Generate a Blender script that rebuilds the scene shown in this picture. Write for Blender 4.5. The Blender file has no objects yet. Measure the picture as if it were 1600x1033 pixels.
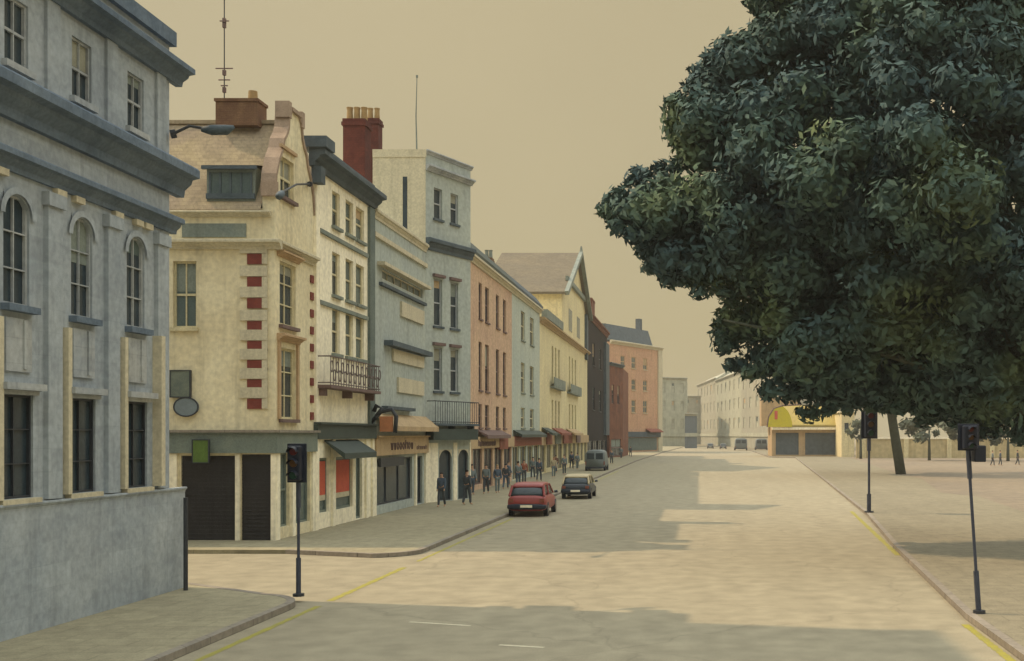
import bpy, bmesh, math, random
from mathutils import Vector, Matrix
R = math.radians
random.seed(7)
S = bpy.context.scene
C = S.collection

# ------------------------------------------------------------------ camera, sky, sun
EYE = 3.6; FP = 1700.0; VX = 1090.0; VY = 680.0      # eye height (m); focal length and vanishing point in picture units
cam_d = bpy.data.cameras.new("camera"); cam = bpy.data.objects.new("camera", cam_d); C.objects.link(cam)
cam.location = (0, 0, EYE); cam.rotation_euler = (R(90), 0, 0)
cam_d.sensor_width = 36; cam_d.lens = FP / 1600 * 36
cam_d.shift_x = -(VX - 800) / 1600; cam_d.shift_y = (VY - 516.5) / 1600
cam_d.clip_start = .1; cam_d.clip_end = 5000
S.camera = cam
SUN_EL = 47.0; SUN_AZ = 12.0      # from the left, a little ahead
w = bpy.data.worlds.new("World"); S.world = w; w.use_nodes = True
nt = w.node_tree; N = nt.nodes; L = nt.links
for n in list(N): N.remove(n)
out = N.new('ShaderNodeOutputWorld'); bg = N.new('ShaderNodeBackground'); bg.inputs[1].default_value = 1.0
sky = N.new('ShaderNodeTexSky'); sky.sky_type = 'NISHITA'; sky.sun_disc = False
sky.sun_elevation = R(SUN_EL); sky.sun_rotation = R(-90 + SUN_AZ); sky.dust_density = 6; sky.air_density = 1.2
skm = N.new('ShaderNodeVectorMath'); skm.operation = 'SCALE'; skm.inputs['Scale'].default_value = .012
L.new(sky.outputs[0], skm.inputs[0])
tc = N.new('ShaderNodeTexCoord'); sp = N.new('ShaderNodeSeparateXYZ'); L.new(tc.outputs['Generated'], sp.inputs[0])
mr = N.new('ShaderNodeMapRange'); mr.interpolation_type = 'SMOOTHSTEP'
mr.inputs['From Min'].default_value = .38; mr.inputs['From Max'].default_value = .58
mr.inputs['To Min'].default_value = 1.0; mr.inputs['To Max'].default_value = 3.3
L.new(sp.outputs['Z'], mr.inputs['Value'])
nz = N.new('ShaderNodeTexNoise'); nz.inputs['Scale'].default_value = 2.2; nz.inputs['Detail'].default_value = 5
L.new(tc.outputs['Generated'], nz.inputs['Vector'])
mx = N.new('ShaderNodeMix'); mx.data_type = 'RGBA'
mx.inputs['A'].default_value = (.385, .320, .178, 1); mx.inputs['B'].default_value = (.500, .412, .228, 1)
zc_ = N.new('ShaderNodeMix'); zc_.data_type = 'RGBA'; zc_.inputs['B'].default_value = (.44, .455, .43, 1)
zf_ = N.new('ShaderNodeMapRange'); zf_.inputs['From Min'].default_value = .4; zf_.inputs['From Max'].default_value = .56; L.new(sp.outputs['Z'], zf_.inputs['Value']); L.new(zf_.outputs[0], zc_.inputs['Factor'])
L.new(nz.outputs['Fac'], mx.inputs['Factor'])
sc = N.new('ShaderNodeVectorMath'); sc.operation = 'SCALE'; L.new(mx.outputs['Result'], zc_.inputs['A']); L.new(zc_.outputs['Result'], sc.inputs[0]); L.new(mr.outputs[0], sc.inputs['Scale'])
ad = N.new('ShaderNodeVectorMath'); ad.operation = 'ADD'; L.new(sc.outputs[0], ad.inputs[0]); L.new(skm.outputs[0], ad.inputs[1])
L.new(ad.outputs[0], bg.inputs[0]); L.new(bg.outputs[0], out.inputs[0])
sd = bpy.data.lights.new("sun", 'SUN'); sd.energy = 3.0; sd.angle = R(.6); sd.color = (1, .74, .46)
sun = bpy.data.objects.new("sun", sd); C.objects.link(sun)
tosun = Vector((-math.cos(R(SUN_EL)) * math.cos(R(SUN_AZ)), math.cos(R(SUN_EL)) * math.sin(R(SUN_AZ)), math.sin(R(SUN_EL))))
sun.rotation_euler = tosun.to_track_quat('Z', 'Y').to_euler()
S.view_settings.view_transform = 'Standard'; S.view_settings.look = 'None'
S.view_settings.exposure = .12; S.view_settings.gamma = 1

# ------------------------------------------------------------------ helpers
def srgb(r, g, b):
    f = lambda c: ((c / 255 + .055) / 1.055) ** 2.4 if c > 10 else c / 255 / 12.92
    return (f(r), f(g), f(b), 1)
def mat(name, col, amt=.25, scale=.7, rough=.9, bump=.15, col2=None, spec=.3, kind=None, jw=1.0, jh=.4, jd=.35):
    m = bpy.data.materials.new(name); m.use_nodes = True
    t = m.node_tree; n = t.nodes; l = t.links; b = n['Principled BSDF']
    c = srgb(*col); c2 = srgb(*col2) if col2 else tuple(x * (1 - amt) for x in c[:3]) + (1,)
    co = n.new('ShaderNodeTexCoord')
    a = n.new('ShaderNodeTexNoise'); a.inputs['Scale'].default_value = scale; a.inputs['Detail'].default_value = 6; a.inputs['Roughness'].default_value = .62; a.inputs['Distortion'].default_value = .6
    l.new(co.outputs['Object'], a.inputs['Vector'])
    rp = n.new('ShaderNodeValToRGB'); rp.color_ramp.elements[0].position = .32; rp.color_ramp.elements[1].position = .68
    rp.color_ramp.elements[0].color = c2; rp.color_ramp.elements[1].color = c
    l.new(a.outputs['Fac'], rp.inputs[0])
    f = n.new('ShaderNodeTexNoise'); f.inputs['Scale'].default_value = scale * 14; f.inputs['Detail'].default_value = 4
    l.new(co.outputs['Object'], f.inputs['Vector'])
    hs = n.new('ShaderNodeHueSaturation'); mrg = n.new('ShaderNodeMapRange')
    mrg.inputs['To Min'].default_value = .86; mrg.inputs['To Max'].default_value = 1.14
    mrg.inputs['From Min'].default_value = .3; mrg.inputs['From Max'].default_value = .7
    l.new(f.outputs['Fac'], mrg.inputs['Value']); l.new(mrg.outputs[0], hs.inputs['Value']); l.new(rp.outputs[0], hs.inputs['Color'])
    colout = hs.outputs[0]; hgt = f.outputs['Fac']
    if kind in (None, 'joint') and scale < 1.3 and rough > .65:
        mpp = n.new('ShaderNodeMapping'); mpp.inputs['Scale'].default_value = (2.2, 2.2, .16); l.new(co.outputs['Object'], mpp.inputs['Vector'])
        sn = n.new('ShaderNodeTexNoise'); sn.inputs['Scale'].default_value = 1; sn.inputs['Detail'].default_value = 5; sn.inputs['Roughness'].default_value = .7; l.new(mpp.outputs[0], sn.inputs['Vector'])
        sr = n.new('ShaderNodeMapRange'); sr.inputs['From Min'].default_value = .5; sr.inputs['From Max'].default_value = .75; sr.inputs['To Min'].default_value = 1.03; sr.inputs['To Max'].default_value = .74; l.new(sn.outputs['Fac'], sr.inputs['Value'])
        sm = n.new('ShaderNodeVectorMath'); sm.operation = 'SCALE'; l.new(colout, sm.inputs[0]); l.new(sr.outputs[0], sm.inputs['Scale']); colout = sm.outputs[0]
    if kind in ('road', 'slab'):
        mpp = n.new('ShaderNodeMapping'); mpp.inputs['Scale'].default_value = (.9, .06, 1); l.new(co.outputs['Object'], mpp.inputs['Vector'])
        sn = n.new('ShaderNodeTexNoise'); sn.inputs['Scale'].default_value = 1; sn.inputs['Detail'].default_value = 4; l.new(mpp.outputs[0], sn.inputs['Vector'])
        sr = n.new('ShaderNodeMapRange'); sr.inputs['From Min'].default_value = .35; sr.inputs['From Max'].default_value = .7; sr.inputs['To Min'].default_value = 1.03; sr.inputs['To Max'].default_value = .95; l.new(sn.outputs['Fac'], sr.inputs['Value'])
        gr = n.new('ShaderNodeTexNoise'); gr.inputs['Scale'].default_value = 45; gr.inputs['Detail'].default_value = 2; l.new(co.outputs['Object'], gr.inputs['Vector'])
        g2 = n.new('ShaderNodeMapRange'); g2.inputs['From Min'].default_value = .35; g2.inputs['From Max'].default_value = .65; g2.inputs['To Min'].default_value = .86; g2.inputs['To Max'].default_value = 1.12; l.new(gr.outputs['Fac'], g2.inputs['Value'])
        vo = n.new('ShaderNodeTexVoronoi'); vo.feature = 'DISTANCE_TO_EDGE'; vo.inputs['Scale'].default_value = .16
        wv = n.new('ShaderNodeTexNoise'); wv.inputs['Scale'].default_value = .8; wv.inputs['Detail'].default_value = 5; l.new(co.outputs['Object'], wv.inputs['Vector'])
        wa = n.new('ShaderNodeVectorMath'); wa.operation = 'MULTIPLY_ADD'; wa.inputs[1].default_value = (1.6, 1.6, 0); l.new(wv.outputs['Color'], wa.inputs[0]); l.new(co.outputs['Object'], wa.inputs[2]); l.new(wa.outputs[0], vo.inputs['Vector'])
        v2 = n.new('ShaderNodeMapRange'); v2.inputs['From Min'].default_value = 0; v2.inputs['From Max'].default_value = .006; v2.inputs['To Min'].default_value = .84 if kind == 'road' else 1; v2.inputs['To Max'].default_value = 1; l.new(vo.outputs['Distance'], v2.inputs['Value'])
        m1 = n.new('ShaderNodeMath'); m1.operation = 'MULTIPLY'; l.new(sr.outputs[0], m1.inputs[0]); l.new(g2.outputs[0], m1.inputs[1])
        m2 = n.new('ShaderNodeMath'); m2.operation = 'MULTIPLY'; l.new(m1.outputs[0], m2.inputs[0]); l.new(v2.outputs[0], m2.inputs[1])
        sm = n.new('ShaderNodeVectorMath'); sm.operation = 'SCALE'; l.new(colout, sm.inputs[0]); l.new(m2.outputs[0], sm.inputs['Scale']); colout = sm.outputs[0]
    if kind == 'slab':
        br = n.new('ShaderNodeTexBrick'); l.new(co.outputs['Object'], br.inputs['Vector']); br.inputs['Scale'].default_value = 1; br.inputs['Brick Width'].default_value = jw; br.inputs['Row Height'].default_value = jh
        br.inputs['Mortar Size'].default_value = .012; br.inputs['Color1'].default_value = (1, 1, 1, 1); br.inputs['Color2'].default_value = (.93, .93, .94, 1); br.inputs['Mortar'].default_value = (.74, .74, .74, 1)
        mm = n.new('ShaderNodeMix'); mm.data_type = 'RGBA'; mm.blend_type = 'MULTIPLY'; mm.inputs['Factor'].default_value = 1
        l.new(colout, mm.inputs['A']); l.new(br.outputs['Color'], mm.inputs['B']); colout = mm.outputs['Result']
    if kind == 'joint':
        s3 = n.new('ShaderNodeSeparateXYZ'); l.new(co.outputs['Object'], s3.inputs[0])
        ax = n.new('ShaderNodeMath'); l.new(s3.outputs[0], ax.inputs[0]); l.new(s3.outputs[1], ax.inputs[1])
        cb = n.new('ShaderNodeCombineXYZ'); l.new(ax.outputs[0], cb.inputs[0]); l.new(s3.outputs[2], cb.inputs[1])
        br = n.new('ShaderNodeTexBrick'); l.new(cb.outputs[0], br.inputs['Vector'])
        br.inputs['Scale'].default_value = 1; br.inputs['Brick Width'].default_value = jw; br.inputs['Row Height'].default_value = jh
        br.inputs['Mortar Size'].default_value = .012 if jh > .15 else .008; br.inputs['Mortar Smooth'].default_value = .3
        br.inputs['Color1'].default_value = (1, 1, 1, 1); br.inputs['Color2'].default_value = (.86, .86, .87, 1)
        br.inputs['Mortar'].default_value = (1 - jd, 1 - jd, 1 - jd, 1)
        mm = n.new('ShaderNodeMix'); mm.data_type = 'RGBA'; mm.blend_type = 'MULTIPLY'; mm.inputs['Factor'].default_value = 1
        l.new(colout, mm.inputs['A']); l.new(br.outputs['Color'], mm.inputs['B']); colout = mm.outputs['Result']
    l.new(colout, b.inputs['Base Color'])
    b.inputs['Roughness'].default_value = rough; b.inputs['Specular IOR Level'].default_value = spec
    if bump:
        bp = n.new('ShaderNodeBump'); bp.inputs['Strength'].default_value = bump; bp.inputs['Distance'].default_value = .03
        l.new(hgt, bp.inputs['Height']); l.new(bp.outputs[0], b.inputs['Normal'])
    return m

ORG = {}
def empty(name, loc, label, cat, group=None):
    o = bpy.data.objects.new(name, None); C.objects.link(o); o.location = loc
    o.empty_display_size = .3
    o['label'] = label; o['category'] = cat
    if group: o['group'] = group
    ORG[o.name] = Vector(loc); return o
def obj(name, bm, m, parent=None, label=None, smooth=False, bevel=0):
    org = ORG[parent.name] if parent else Vector((0, 0, 0))
    if parent: bmesh.ops.translate(bm, verts=bm.verts, vec=-org)
    me = bpy.data.meshes.new(name); bm.to_mesh(me); bm.free()
    for mm in (m if isinstance(m, (list, tuple)) else [m]): me.materials.append(mm)
    if smooth:
        for p in me.polygons: p.use_smooth = True
    o = bpy.data.objects.new(name, me); C.objects.link(o)
    if parent: o.parent = parent
    if label: o['label'] = label
    if bevel:
        b = o.modifiers.new('bevel', 'BEVEL'); b.width = bevel; b.segments = 2; b.limit_method = 'ANGLE'
    ORG[o.name] = org; return o
def obj_each(name, bm, m, parent, **k):
    '''link every separate piece of bm as an object of its own'''
    bm.verts.index_update(); seen = set(); out_ = []
    for v0 in bm.verts:
        if v0.index in seen: continue
        st = [v0]; seen.add(v0.index); isl = []
        while st:
            v = st.pop(); isl.append(v)
            for e in v.link_edges:
                o_ = e.other_vert(v)
                if o_.index not in seen: seen.add(o_.index); st.append(o_)
        nb = bmesh.new(); mp = {v: nb.verts.new(v.co) for v in isl}
        for f in {f for v in isl for f in v.link_faces}: nb.faces.new([mp[v] for v in f.verts])
        out_.append(obj(name, nb, m, parent, **k))
    bm.free(); return out_
def struct(name, bm, m):
    o = obj(name, bm, m); o['kind'] = 'structure'; return o
def BM(): return bmesh.new()
def box(bm, x0, x1, y0, y1, z0, z1):
    v = [bm.verts.new(p) for p in ((x0,y0,z0),(x1,y0,z0),(x1,y1,z0),(x0,y1,z0),(x0,y0,z1),(x1,y0,z1),(x1,y1,z1),(x0,y1,z1))]
    for f in ((3,2,1,0),(4,5,6,7),(0,1,5,4),(1,2,6,5),(2,3,7,6),(3,0,4,7)): bm.faces.new([v[i] for i in f])
def tube(bm, pts, r, n=8, r2=None):
    pts = [Vector(p) for p in pts]; rings = []
    for i, p in enumerate(pts):
        d = (pts[min(i+1, len(pts)-1)] - pts[max(i-1, 0)]).normalized()
        a = d.orthogonal().normalized() if i == 0 else (a - d * a.dot(d)).normalized()
        b = d.cross(a); t = i / max(1, len(pts) - 1)
        rr = r[i] if isinstance(r, (list, tuple)) else r + ((r2 if r2 is not None else r) - r) * t
        rings.append([bm.verts.new(p + (a * math.cos(2*math.pi*k/n) + b * math.sin(2*math.pi*k/n)) * rr) for k in range(n)])
    for q, s in zip(rings, rings[1:]):
        for k in range(n): bm.faces.new((q[k], q[(k+1) % n], s[(k+1) % n], s[k]))
    bm.faces.new(rings[0][::-1]); bm.faces.new(rings[-1])
class Edge:
    """a wall line from p to q; outward normal on the right-hand side of its direction"""
    def __init__(s, p, q):
        s.p = Vector(p); s.q = Vector(q); s.L = (s.q - s.p).length; s.d = (s.q - s.p) / s.L; s.n = Vector((s.d.y, -s.d.x))
    def pt(s, u, d, z): a = s.p + s.d * u + s.n * d; return Vector((a.x, a.y, z))
    def u(s, px):
        t = (px - VX) / FP; return (t * s.p.y - s.p.x) / (s.d.x - t * s.d.y)
    def z(s, px, py): return EYE + (VY - py) * s.pt(s.u(px), 0, 0).y / FP
def ebox(bm, E, u0, u1, d0, d1, z0, z1):
    v = [bm.verts.new(E.pt(*p)) for p in ((u0,d1,z0),(u1,d1,z0),(u1,d0,z0),(u0,d0,z0),(u0,d1,z1),(u1,d1,z1),(u1,d0,z1),(u0,d0,z1))]
    for f in ((3,2,1,0),(4,5,6,7),(0,1,5,4),(1,2,6,5),(2,3,7,6),(3,0,4,7)): bm.faces.new([v[i] for i in f])
def eprof(bm, E, u0, u1, prof):
    """a moulding: profile [(d, z)...] from bottom to top, swept from u0 to u1"""
    a = [bm.verts.new(E.pt(u0, d, z)) for d, z in prof]; b = [bm.verts.new(E.pt(u1, d, z)) for d, z in prof]
    k = len(prof)
    for i in range(k): j = (i + 1) % k; bm.faces.new((a[i], b[i], b[j], a[j]))
    bm.faces.new(a[::-1]); bm.faces.new(b)
def cornice(bm, E, u0, u1, z0, z1, proj):
    h = z1 - z0
    eprof(bm, E, u0, u1, [(-.05, z0), (proj*.25, z0), (proj*.3, z0+h*.25), (proj*.6, z0+h*.45), (proj*.66, z0+h*.6), (proj, z0+h*.66), (proj, z0+h*.92), (proj*.9, z1), (-.05, z1)])
def shell(name, pts, z0, z1, m, parent, holes={}, reveal=.22, cap=True, bm=None):
    """walls of a block with real openings: holes = {edge number: [(u0, u1, z0, z1)...]}"""
    bm = bm or BM()
    for i in range(len(pts)):
        E = Edge(pts[i], pts[(i+1) % len(pts)]); H = holes.get(i, [])
        us = sorted({0, E.L, *[h[0] for h in H], *[h[1] for h in H]}); zs = sorted({z0, z1, *[h[2] for h in H], *[h[3] for h in H]})
        us = [u for u in us if 0 <= u <= E.L]; zs = [z for z in zs if z0 <= z <= z1]
        for a, b in zip(us, us[1:]):
            if b - a < 1e-4: continue
            for c, d in zip(zs, zs[1:]):
                if d - c < 1e-4: continue
                mu, mz = (a+b)/2, (c+d)/2
                if any(h[0] < mu < h[1] and h[2] < mz < h[3] for h in H): continue
                bm.faces.new([bm.verts.new(E.pt(*p)) for p in ((a,0,c),(b,0,c),(b,0,d),(a,0,d))])
        for (a, b, c, d) in H:
            a = max(a, 0); b = min(b, E.L)
            for q in (((a,0,c),(a,0,d),(a,-reveal,d),(a,-reveal,c)), ((b,0,c),(b,-reveal,c),(b,-reveal,d),(b,0,d)),
                      ((a,0,d),(b,0,d),(b,-reveal,d),(a,-reveal,d)), ((a,0,c),(a,-reveal,c),(b,-reveal,c),(b,0,c)),
                      ((a,-reveal,c),(a,-reveal,d),(b,-reveal,d),(b,-reveal,c))):
                bm.faces.new([bm.verts.new(E.pt(*p)) for p in q])
    if cap: bm.faces.new([bm.verts.new((p[0], p[1], z1)) for p in pts])
    if name is None: return bm
    return obj(name, bm, m, parent)
def window(parent, E, u0, u1, z0, z1, frame, glass, rec=.16, nx=1, nzb=2, sill=None, bar=.05, arch=False, blind=None, sillm=None, plain=False):
    g = BM(); ebox(g, E, u0+.01, u1-.01, -rec-.03, -rec, z0+.01, z1-.01); W = obj('window', g, glass, parent)
    f = BM(); fw = bar * 1.3
    d0, d1 = -rec+.003, -rec+.06
    ebox(f, E, u0+.004, u0+fw, d0, d1, z0+.004, z1-.004); ebox(f, E, u1-fw, u1-.004, d0, d1, z0+.004, z1-.004)
    ebox(f, E, u0+fw, u1-fw, d0, d1-.004, z0+.004, z0+fw); ebox(f, E, u0+fw, u1-fw, d0, d1-.004, z1-fw, z1-.004)
    for i in range(1, nx+1):
        if nx > 0 and i <= nx - 0: 
            c = u0 + (u1-u0)*i/(nx+1); ebox(f, E, c-bar*.35, c+bar*.35, d0, d1-.012, z0+fw, z1-fw)
    for i in range(1, nzb):
        c = z0 + (z1-z0)*i/nzb; b = bar*(.7 if nzb == 2 or i*2 == nzb else .35); ebox(f, E, u0+fw, u1-fw, d0, d1-.008, c-b, c+b)
    obj('frame', f, frame, W)
    if not blind and not plain and nzb > 1 and u1-u0 > .3 and WR.random() < .55: blind = (WR.choice((.18, .3, .45, .6)), WR.choice(BLN))
    if blind:
        b = BM(); ebox(b, E, u0+fw, u1-fw, d0-.001, d0+.006, z1-(z1-z0)*blind[0], z1-fw); obj('blind', b, blind[1], W)
    if sill:
        s = BM(); ebox(s, E, u0-.08, u1+.08, -.02, sill, z0-.12, z0-.004); obj('sill', s, sillm or frame, W)
    return W
def ground_pt(px, py, z=0):
    y = (EYE - z) * FP / (py - VY); return ((px - VX) * y / FP, y)
def sheet(name, pts, z, m):
    bm = BM(); bm.faces.new([bm.verts.new((p[0], p[1], z)) for p in pts]); return struct(name, bm, m)

# ------------------------------------------------------------------ materials
M = {}
M['road'] = mat('road wash', (149, 141, 120), .16, .12, .95, .08, col2=(145, 138, 118), kind='road')
M['pave'] = mat('pavement stone', (153, 146, 121), .12, .25, .9, .1, kind='slab', jw=.9, jh=.6)
M['paveR'] = mat('pale pavement', (136, 129, 109), .12, .2, .9, .1, kind='slab', jw=.9, jh=.6)
M['kerb'] = mat('kerb stone', (146, 138, 126), .2, .6, kind='joint', jw=.9, jh=3, jd=.5)
M['earth'] = mat('park earth', (146, 136, 114), .2, .08, .95)
M['yline'] = mat('yellow line paint', (158, 150, 59), .3, 3, .7, .1, col2=(138, 133, 76))
M['wline'] = mat('worn white paint', (205, 196, 170), .2, 3)
M['bank'] = mat('blue grey stone', (169, 177, 182), .2, .55, .92, .2, col2=(147, 157, 166), kind='joint', jw=1.3, jh=.42, jd=.1)
M['bankd'] = mat('dark blue grey stone', (110, 124, 138), .3, .9, .9, .15, col2=(84, 99, 116))
M['bankp'] = mat('pale stained stone', (180, 183, 181), .15, .6, col2=(151, 159, 166), kind='joint', jw=1.5, jh=.44, jd=.16)
M['cream'] = mat('cream render', (226, 217, 186), .1, .4, .9, .15, col2=(207, 195, 162))
M['creamp'] = mat('pale cream stone', (199, 191, 166), .12, .8)
M['trimw'] = mat('pale trim paint', (206, 196, 160), .12, 1.2, .7, .05)
M['brown'] = mat('brown roof tiles', (146, 132, 115), .2, .6, .9, .3, col2=(169, 154, 123), kind='joint', jw=.3, jh=.14, jd=.3)
M['brickc'] = mat('brown chimney brick', (128, 100, 76), .3, 2, .95, .3, col2=(104, 76, 60), kind='joint', jw=.23, jh=.08, jd=.25)
M['redbrick'] = mat('dark red brick', (104, 58, 50), .35, 2, .95, .3, col2=(80, 44, 40), kind='joint', jw=.23, jh=.08, jd=.25)
M['brown2'] = mat('weathered brown tiles', (106, 99, 85), .2, .3, .9, .2, col2=(117, 108, 89), kind='joint', jw=.6, jh=.3, jd=.2)
M['pot'] = mat('clay chimney pot', (162, 136, 95), .2, 3)
M['slate'] = mat('blue grey slate', (85, 96, 104), .3, 1.2, .7, .2, col2=(66, 78, 85))
M['slateg'] = mat('grey green slate', (132, 140, 130), .2, 1.2, .7, .2, col2=(112, 122, 118))
M['white'] = mat('cream white render', (247, 239, 213), .1, .4, col2=(231, 224, 202))
M['blue'] = mat('pale blue grey render', (173, 181, 173), .16, .35, .9, .15, col2=(158, 167, 166))
M['pink'] = mat('dusty pink brick', (207, 179, 149), .16, .25, .9, .2, col2=(191, 160, 138), kind='joint', jw=.3, jh=.1, jd=.12)
M['sky'] = mat('pale sky blue render', (183, 189, 176), .12, .3, col2=(168, 178, 172))
M['yellow'] = mat('soft yellow render', (219, 208, 166), .12, .3, col2=(203, 191, 155))
M['darkb'] = mat('sooty brick', (42, 31, 27), .4, .5, .95, .3, col2=(27, 25, 27))
M['rust'] = mat('rust brown brick', (128, 84, 62), .3, .6, col2=(96, 62, 50))
M['orange'] = mat('salmon brick', (194, 158, 128), .14, .2, col2=(184, 144, 119))
M['far'] = mat('far haze-toned grey', (157, 156, 142), .1, .05, col2=(148, 148, 138))  # pale tone puts the fading by haze into the colour
M['far2'] = mat('far haze-toned blue grey', (168, 170, 155), .12, .05)  # likewise lightened for distance haze, walls and panes alike
M['glass'] = mat('dark window glass', (55, 68, 75), .4, 1.4, .25, 0, col2=(39, 50, 59), spec=.4)
M['glassg'] = mat('grey green window glass', (96, 110, 106), .3, 1.4, .25, 0, col2=(76, 90, 92), spec=.4)
M['black'] = mat('charcoal shutter', (56, 54, 54), .25, 1.2, .85, .15, col2=(46, 45, 47))
M['fascia'] = mat('grey green fascia', (120, 130, 120), .2, 1.5, .6, .05, col2=(104, 116, 112))
M['dkgreen'] = mat('dark green paint', (66, 78, 74), .25, 2, .6, .05)
M['green'] = mat('green sign', (92, 118, 54), .3, 4, .6, .05)
M['red'] = mat('red poster', (204, 100, 76), .25, 3, .7, .05, col2=(190, 84, 68))
M['rfascia'] = mat('faded red fascia', (139, 82, 66), .25, 2, .7)
M['tan'] = mat('tan awning cloth', (184, 160, 124), .15, 1.2, col2=(168, 146, 116))
M['mauve'] = mat('mauve brown paint', (120, 100, 96), .3, 3, .8)
M['iron'] = mat('black iron', (58, 62, 68), .3, 6, .5, .05)
M['pole'] = mat('dark blue grey pole', (66, 72, 88), .3, 5, .5, .05)
M['sig'] = mat('traffic light black', (34, 40, 54), .25, 5, .45, .05)
M['canopy'] = mat('yellow canopy', (171, 156, 86), .2, .6, col2=(164, 146, 94))
M['ylw'] = mat('bright yellow sign', (201, 188, 47), .15, 1.5, col2=(186, 174, 57))
M['bark'] = mat('grey bark', (84, 90, 78), .35, 3, .95, .5)

WR = random.Random(4); BLN = [M['slateg'], M['tan'], mat('net curtain', (150, 150, 134), .2, 3), M['glassg']]
# ------------------------------------------------------------------ ground
KX = -8.4
def arc(cx, cy, r, a0, a1, n=8): return [(cx + r*math.cos(R(a0+(a1-a0)*i/n)), cy + r*math.sin(R(a0+(a1-a0)*i/n))) for i in range(n+1)]
sheet('ground', [(-1500, -200), (1500, -200), (1500, 2500), (-1500, 2500)], -.02, M['earth'])
rightk = [ground_pt(*p) for p in ((1700, 1106), (1600, 1035), (1510, 968), (1400, 860), (1355, 806), (1290, 753), (1262, 731), (1243, 716))]
rightk = [(5.3, -20), (5.2, 10)] + rightk[1:] + [(11.6, 176), (12.5, 300), (17, 600)]
sheet('road', [(-60, -20), (40, -20), (40, 600), (-60, 600)], 0, M['road'])
def slab(name, poly, m, top=.12):
    bm = BM(); n = len(poly)
    t = [bm.verts.new((x, y, top)) for x, y in poly]; b = [bm.verts.new((x, y, -.01)) for x, y in poly]
    bm.faces.new(t)
    for i in range(n): bm.faces.new((b[i], b[(i+1) % n], t[(i+1) % n], t[i]))
    bmesh.ops.recalc_face_normals(bm, faces=bm.faces)
    return struct(name, bm, m)
# near block pavement (round the bank), far block pavement
padA = [(-40, -20), (KX, -20)] + arc(KX-2.4, 21.6, 2.4, 0, 90)[0:] + [(-12.6, 25.6), (-40, 26.4)]
padA = [(-40, -20), (KX, -20)] + arc(KX-1.6, 22.4, 1.6, 0, 70) + [(-12.5, 26.0), (-40, 26.6)]
slab('pavement', padA, M['pave'])
padB = [(-40, 33.2), (-12.5, 33.0)] + arc(KX-1.4, 32.4+.9, 1.4, -80, 0) + [(KX, 150), (-7.2, 225), (-5, 300), (0, 600), (-40, 600)]
slab('pavement', padB, M['pave'])
padR = [(60, -20)] + rightk[:1] + rightk[1:] + [(60, 600)]
slab('pavement', padR[::-1], M['paveR'])
def kerb(name, line, side, wdt=.16, top=.125):
    bm = BM(); ln = [Vector(p) for p in line]; L_, R_ = [], []
    for i, p in enumerate(ln):
        d = (ln[min(i+1, len(ln)-1)] - ln[max(i-1, 0)]).normalized(); n = Vector((d.y, -d.x)) * side
        L_.append(p - n*.012); R_.append(p + n*wdt)
    va = [[bm.verts.new((q.x, q.y, z)) for q, z in ((a, -.01), (a, top), (b, top), (b, .0))] for a, b in zip(L_, R_)]
    for q, s in zip(va, va[1:]):
        for i in range(3): bm.faces.new((q[i], q[i+1], s[i+1], s[i]))
    bm.faces.new(va[0]); bm.faces.new(va[-1][::-1]); bmesh.ops.recalc_face_normals(bm, faces=bm.faces)
    return struct(name, bm, M['kerb'])
kerb('kerb', padA[1:-1], -1); kerb('kerb', padB[1:-2], -1 if False else 1 * -1); kerb('kerb', rightk[:-1], 1)
# the park's bare earth behind the right pavement
pk = [ground_pt(*p, z=.124) for p in ((1408, 742), (1440, 748), (1470, 770), (1530, 776), (1600, 800), (1700, 830))]
sheet('park_ground', [pk[0]] + pk[1:] + [(120, 40), (200, 320), (pk[0][0]+18, 320)], .124, mat('brown park earth', (134, 122, 104), .18, .1, col2=(122, 112, 98)))
def strip(name, a, b, wdt, m, z=.004, lab=None):
    a = Vector(a); b = Vector(b); n = 60; bm = BM(); d = (b - a).normalized(); s = Vector((d.y, -d.x)); pr = None
    for i in range(n+1):
        p = a + (b-a)*i/n; k = wdt/2*(1 + random.uniform(-.22, .22)); q = (bm.verts.new((p.x-s.x*k, p.y-s.y*k, z)), bm.verts.new((p.x+s.x*k, p.y+s.y*k, z)))
        if pr: bm.faces.new((pr[0], pr[1], q[1], q[0]))
        pr = q
    return struct(name, bm, m)
yl = KX + .42
strip('yellow_line', (yl, 10.0), (yl, 22.9), .13, M['yline']); strip('yellow_line', (yl, 23.6), (yl, 29.6), .16, M['yline'])
strip('yellow_line', (yl, 31.0), (yl, 47), .12, M['yline']); strip('yellow_line', (yl, 64), (yl, 110), .12, M['yline'])
strip('yellow_line', ground_pt(1330, 799), ground_pt(1403, 868), .17, M['yline'])
strip('yellow_line', ground_pt(1508, 976), ground_pt(1596, 1045), .15, M['yline'])
for (a, b) in (((640, 972), (735, 978)), ((780, 1008), (850, 1012))):
    strip('road_marking', ground_pt(*a), ground_pt(*b), .10, M['wline'])

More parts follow.
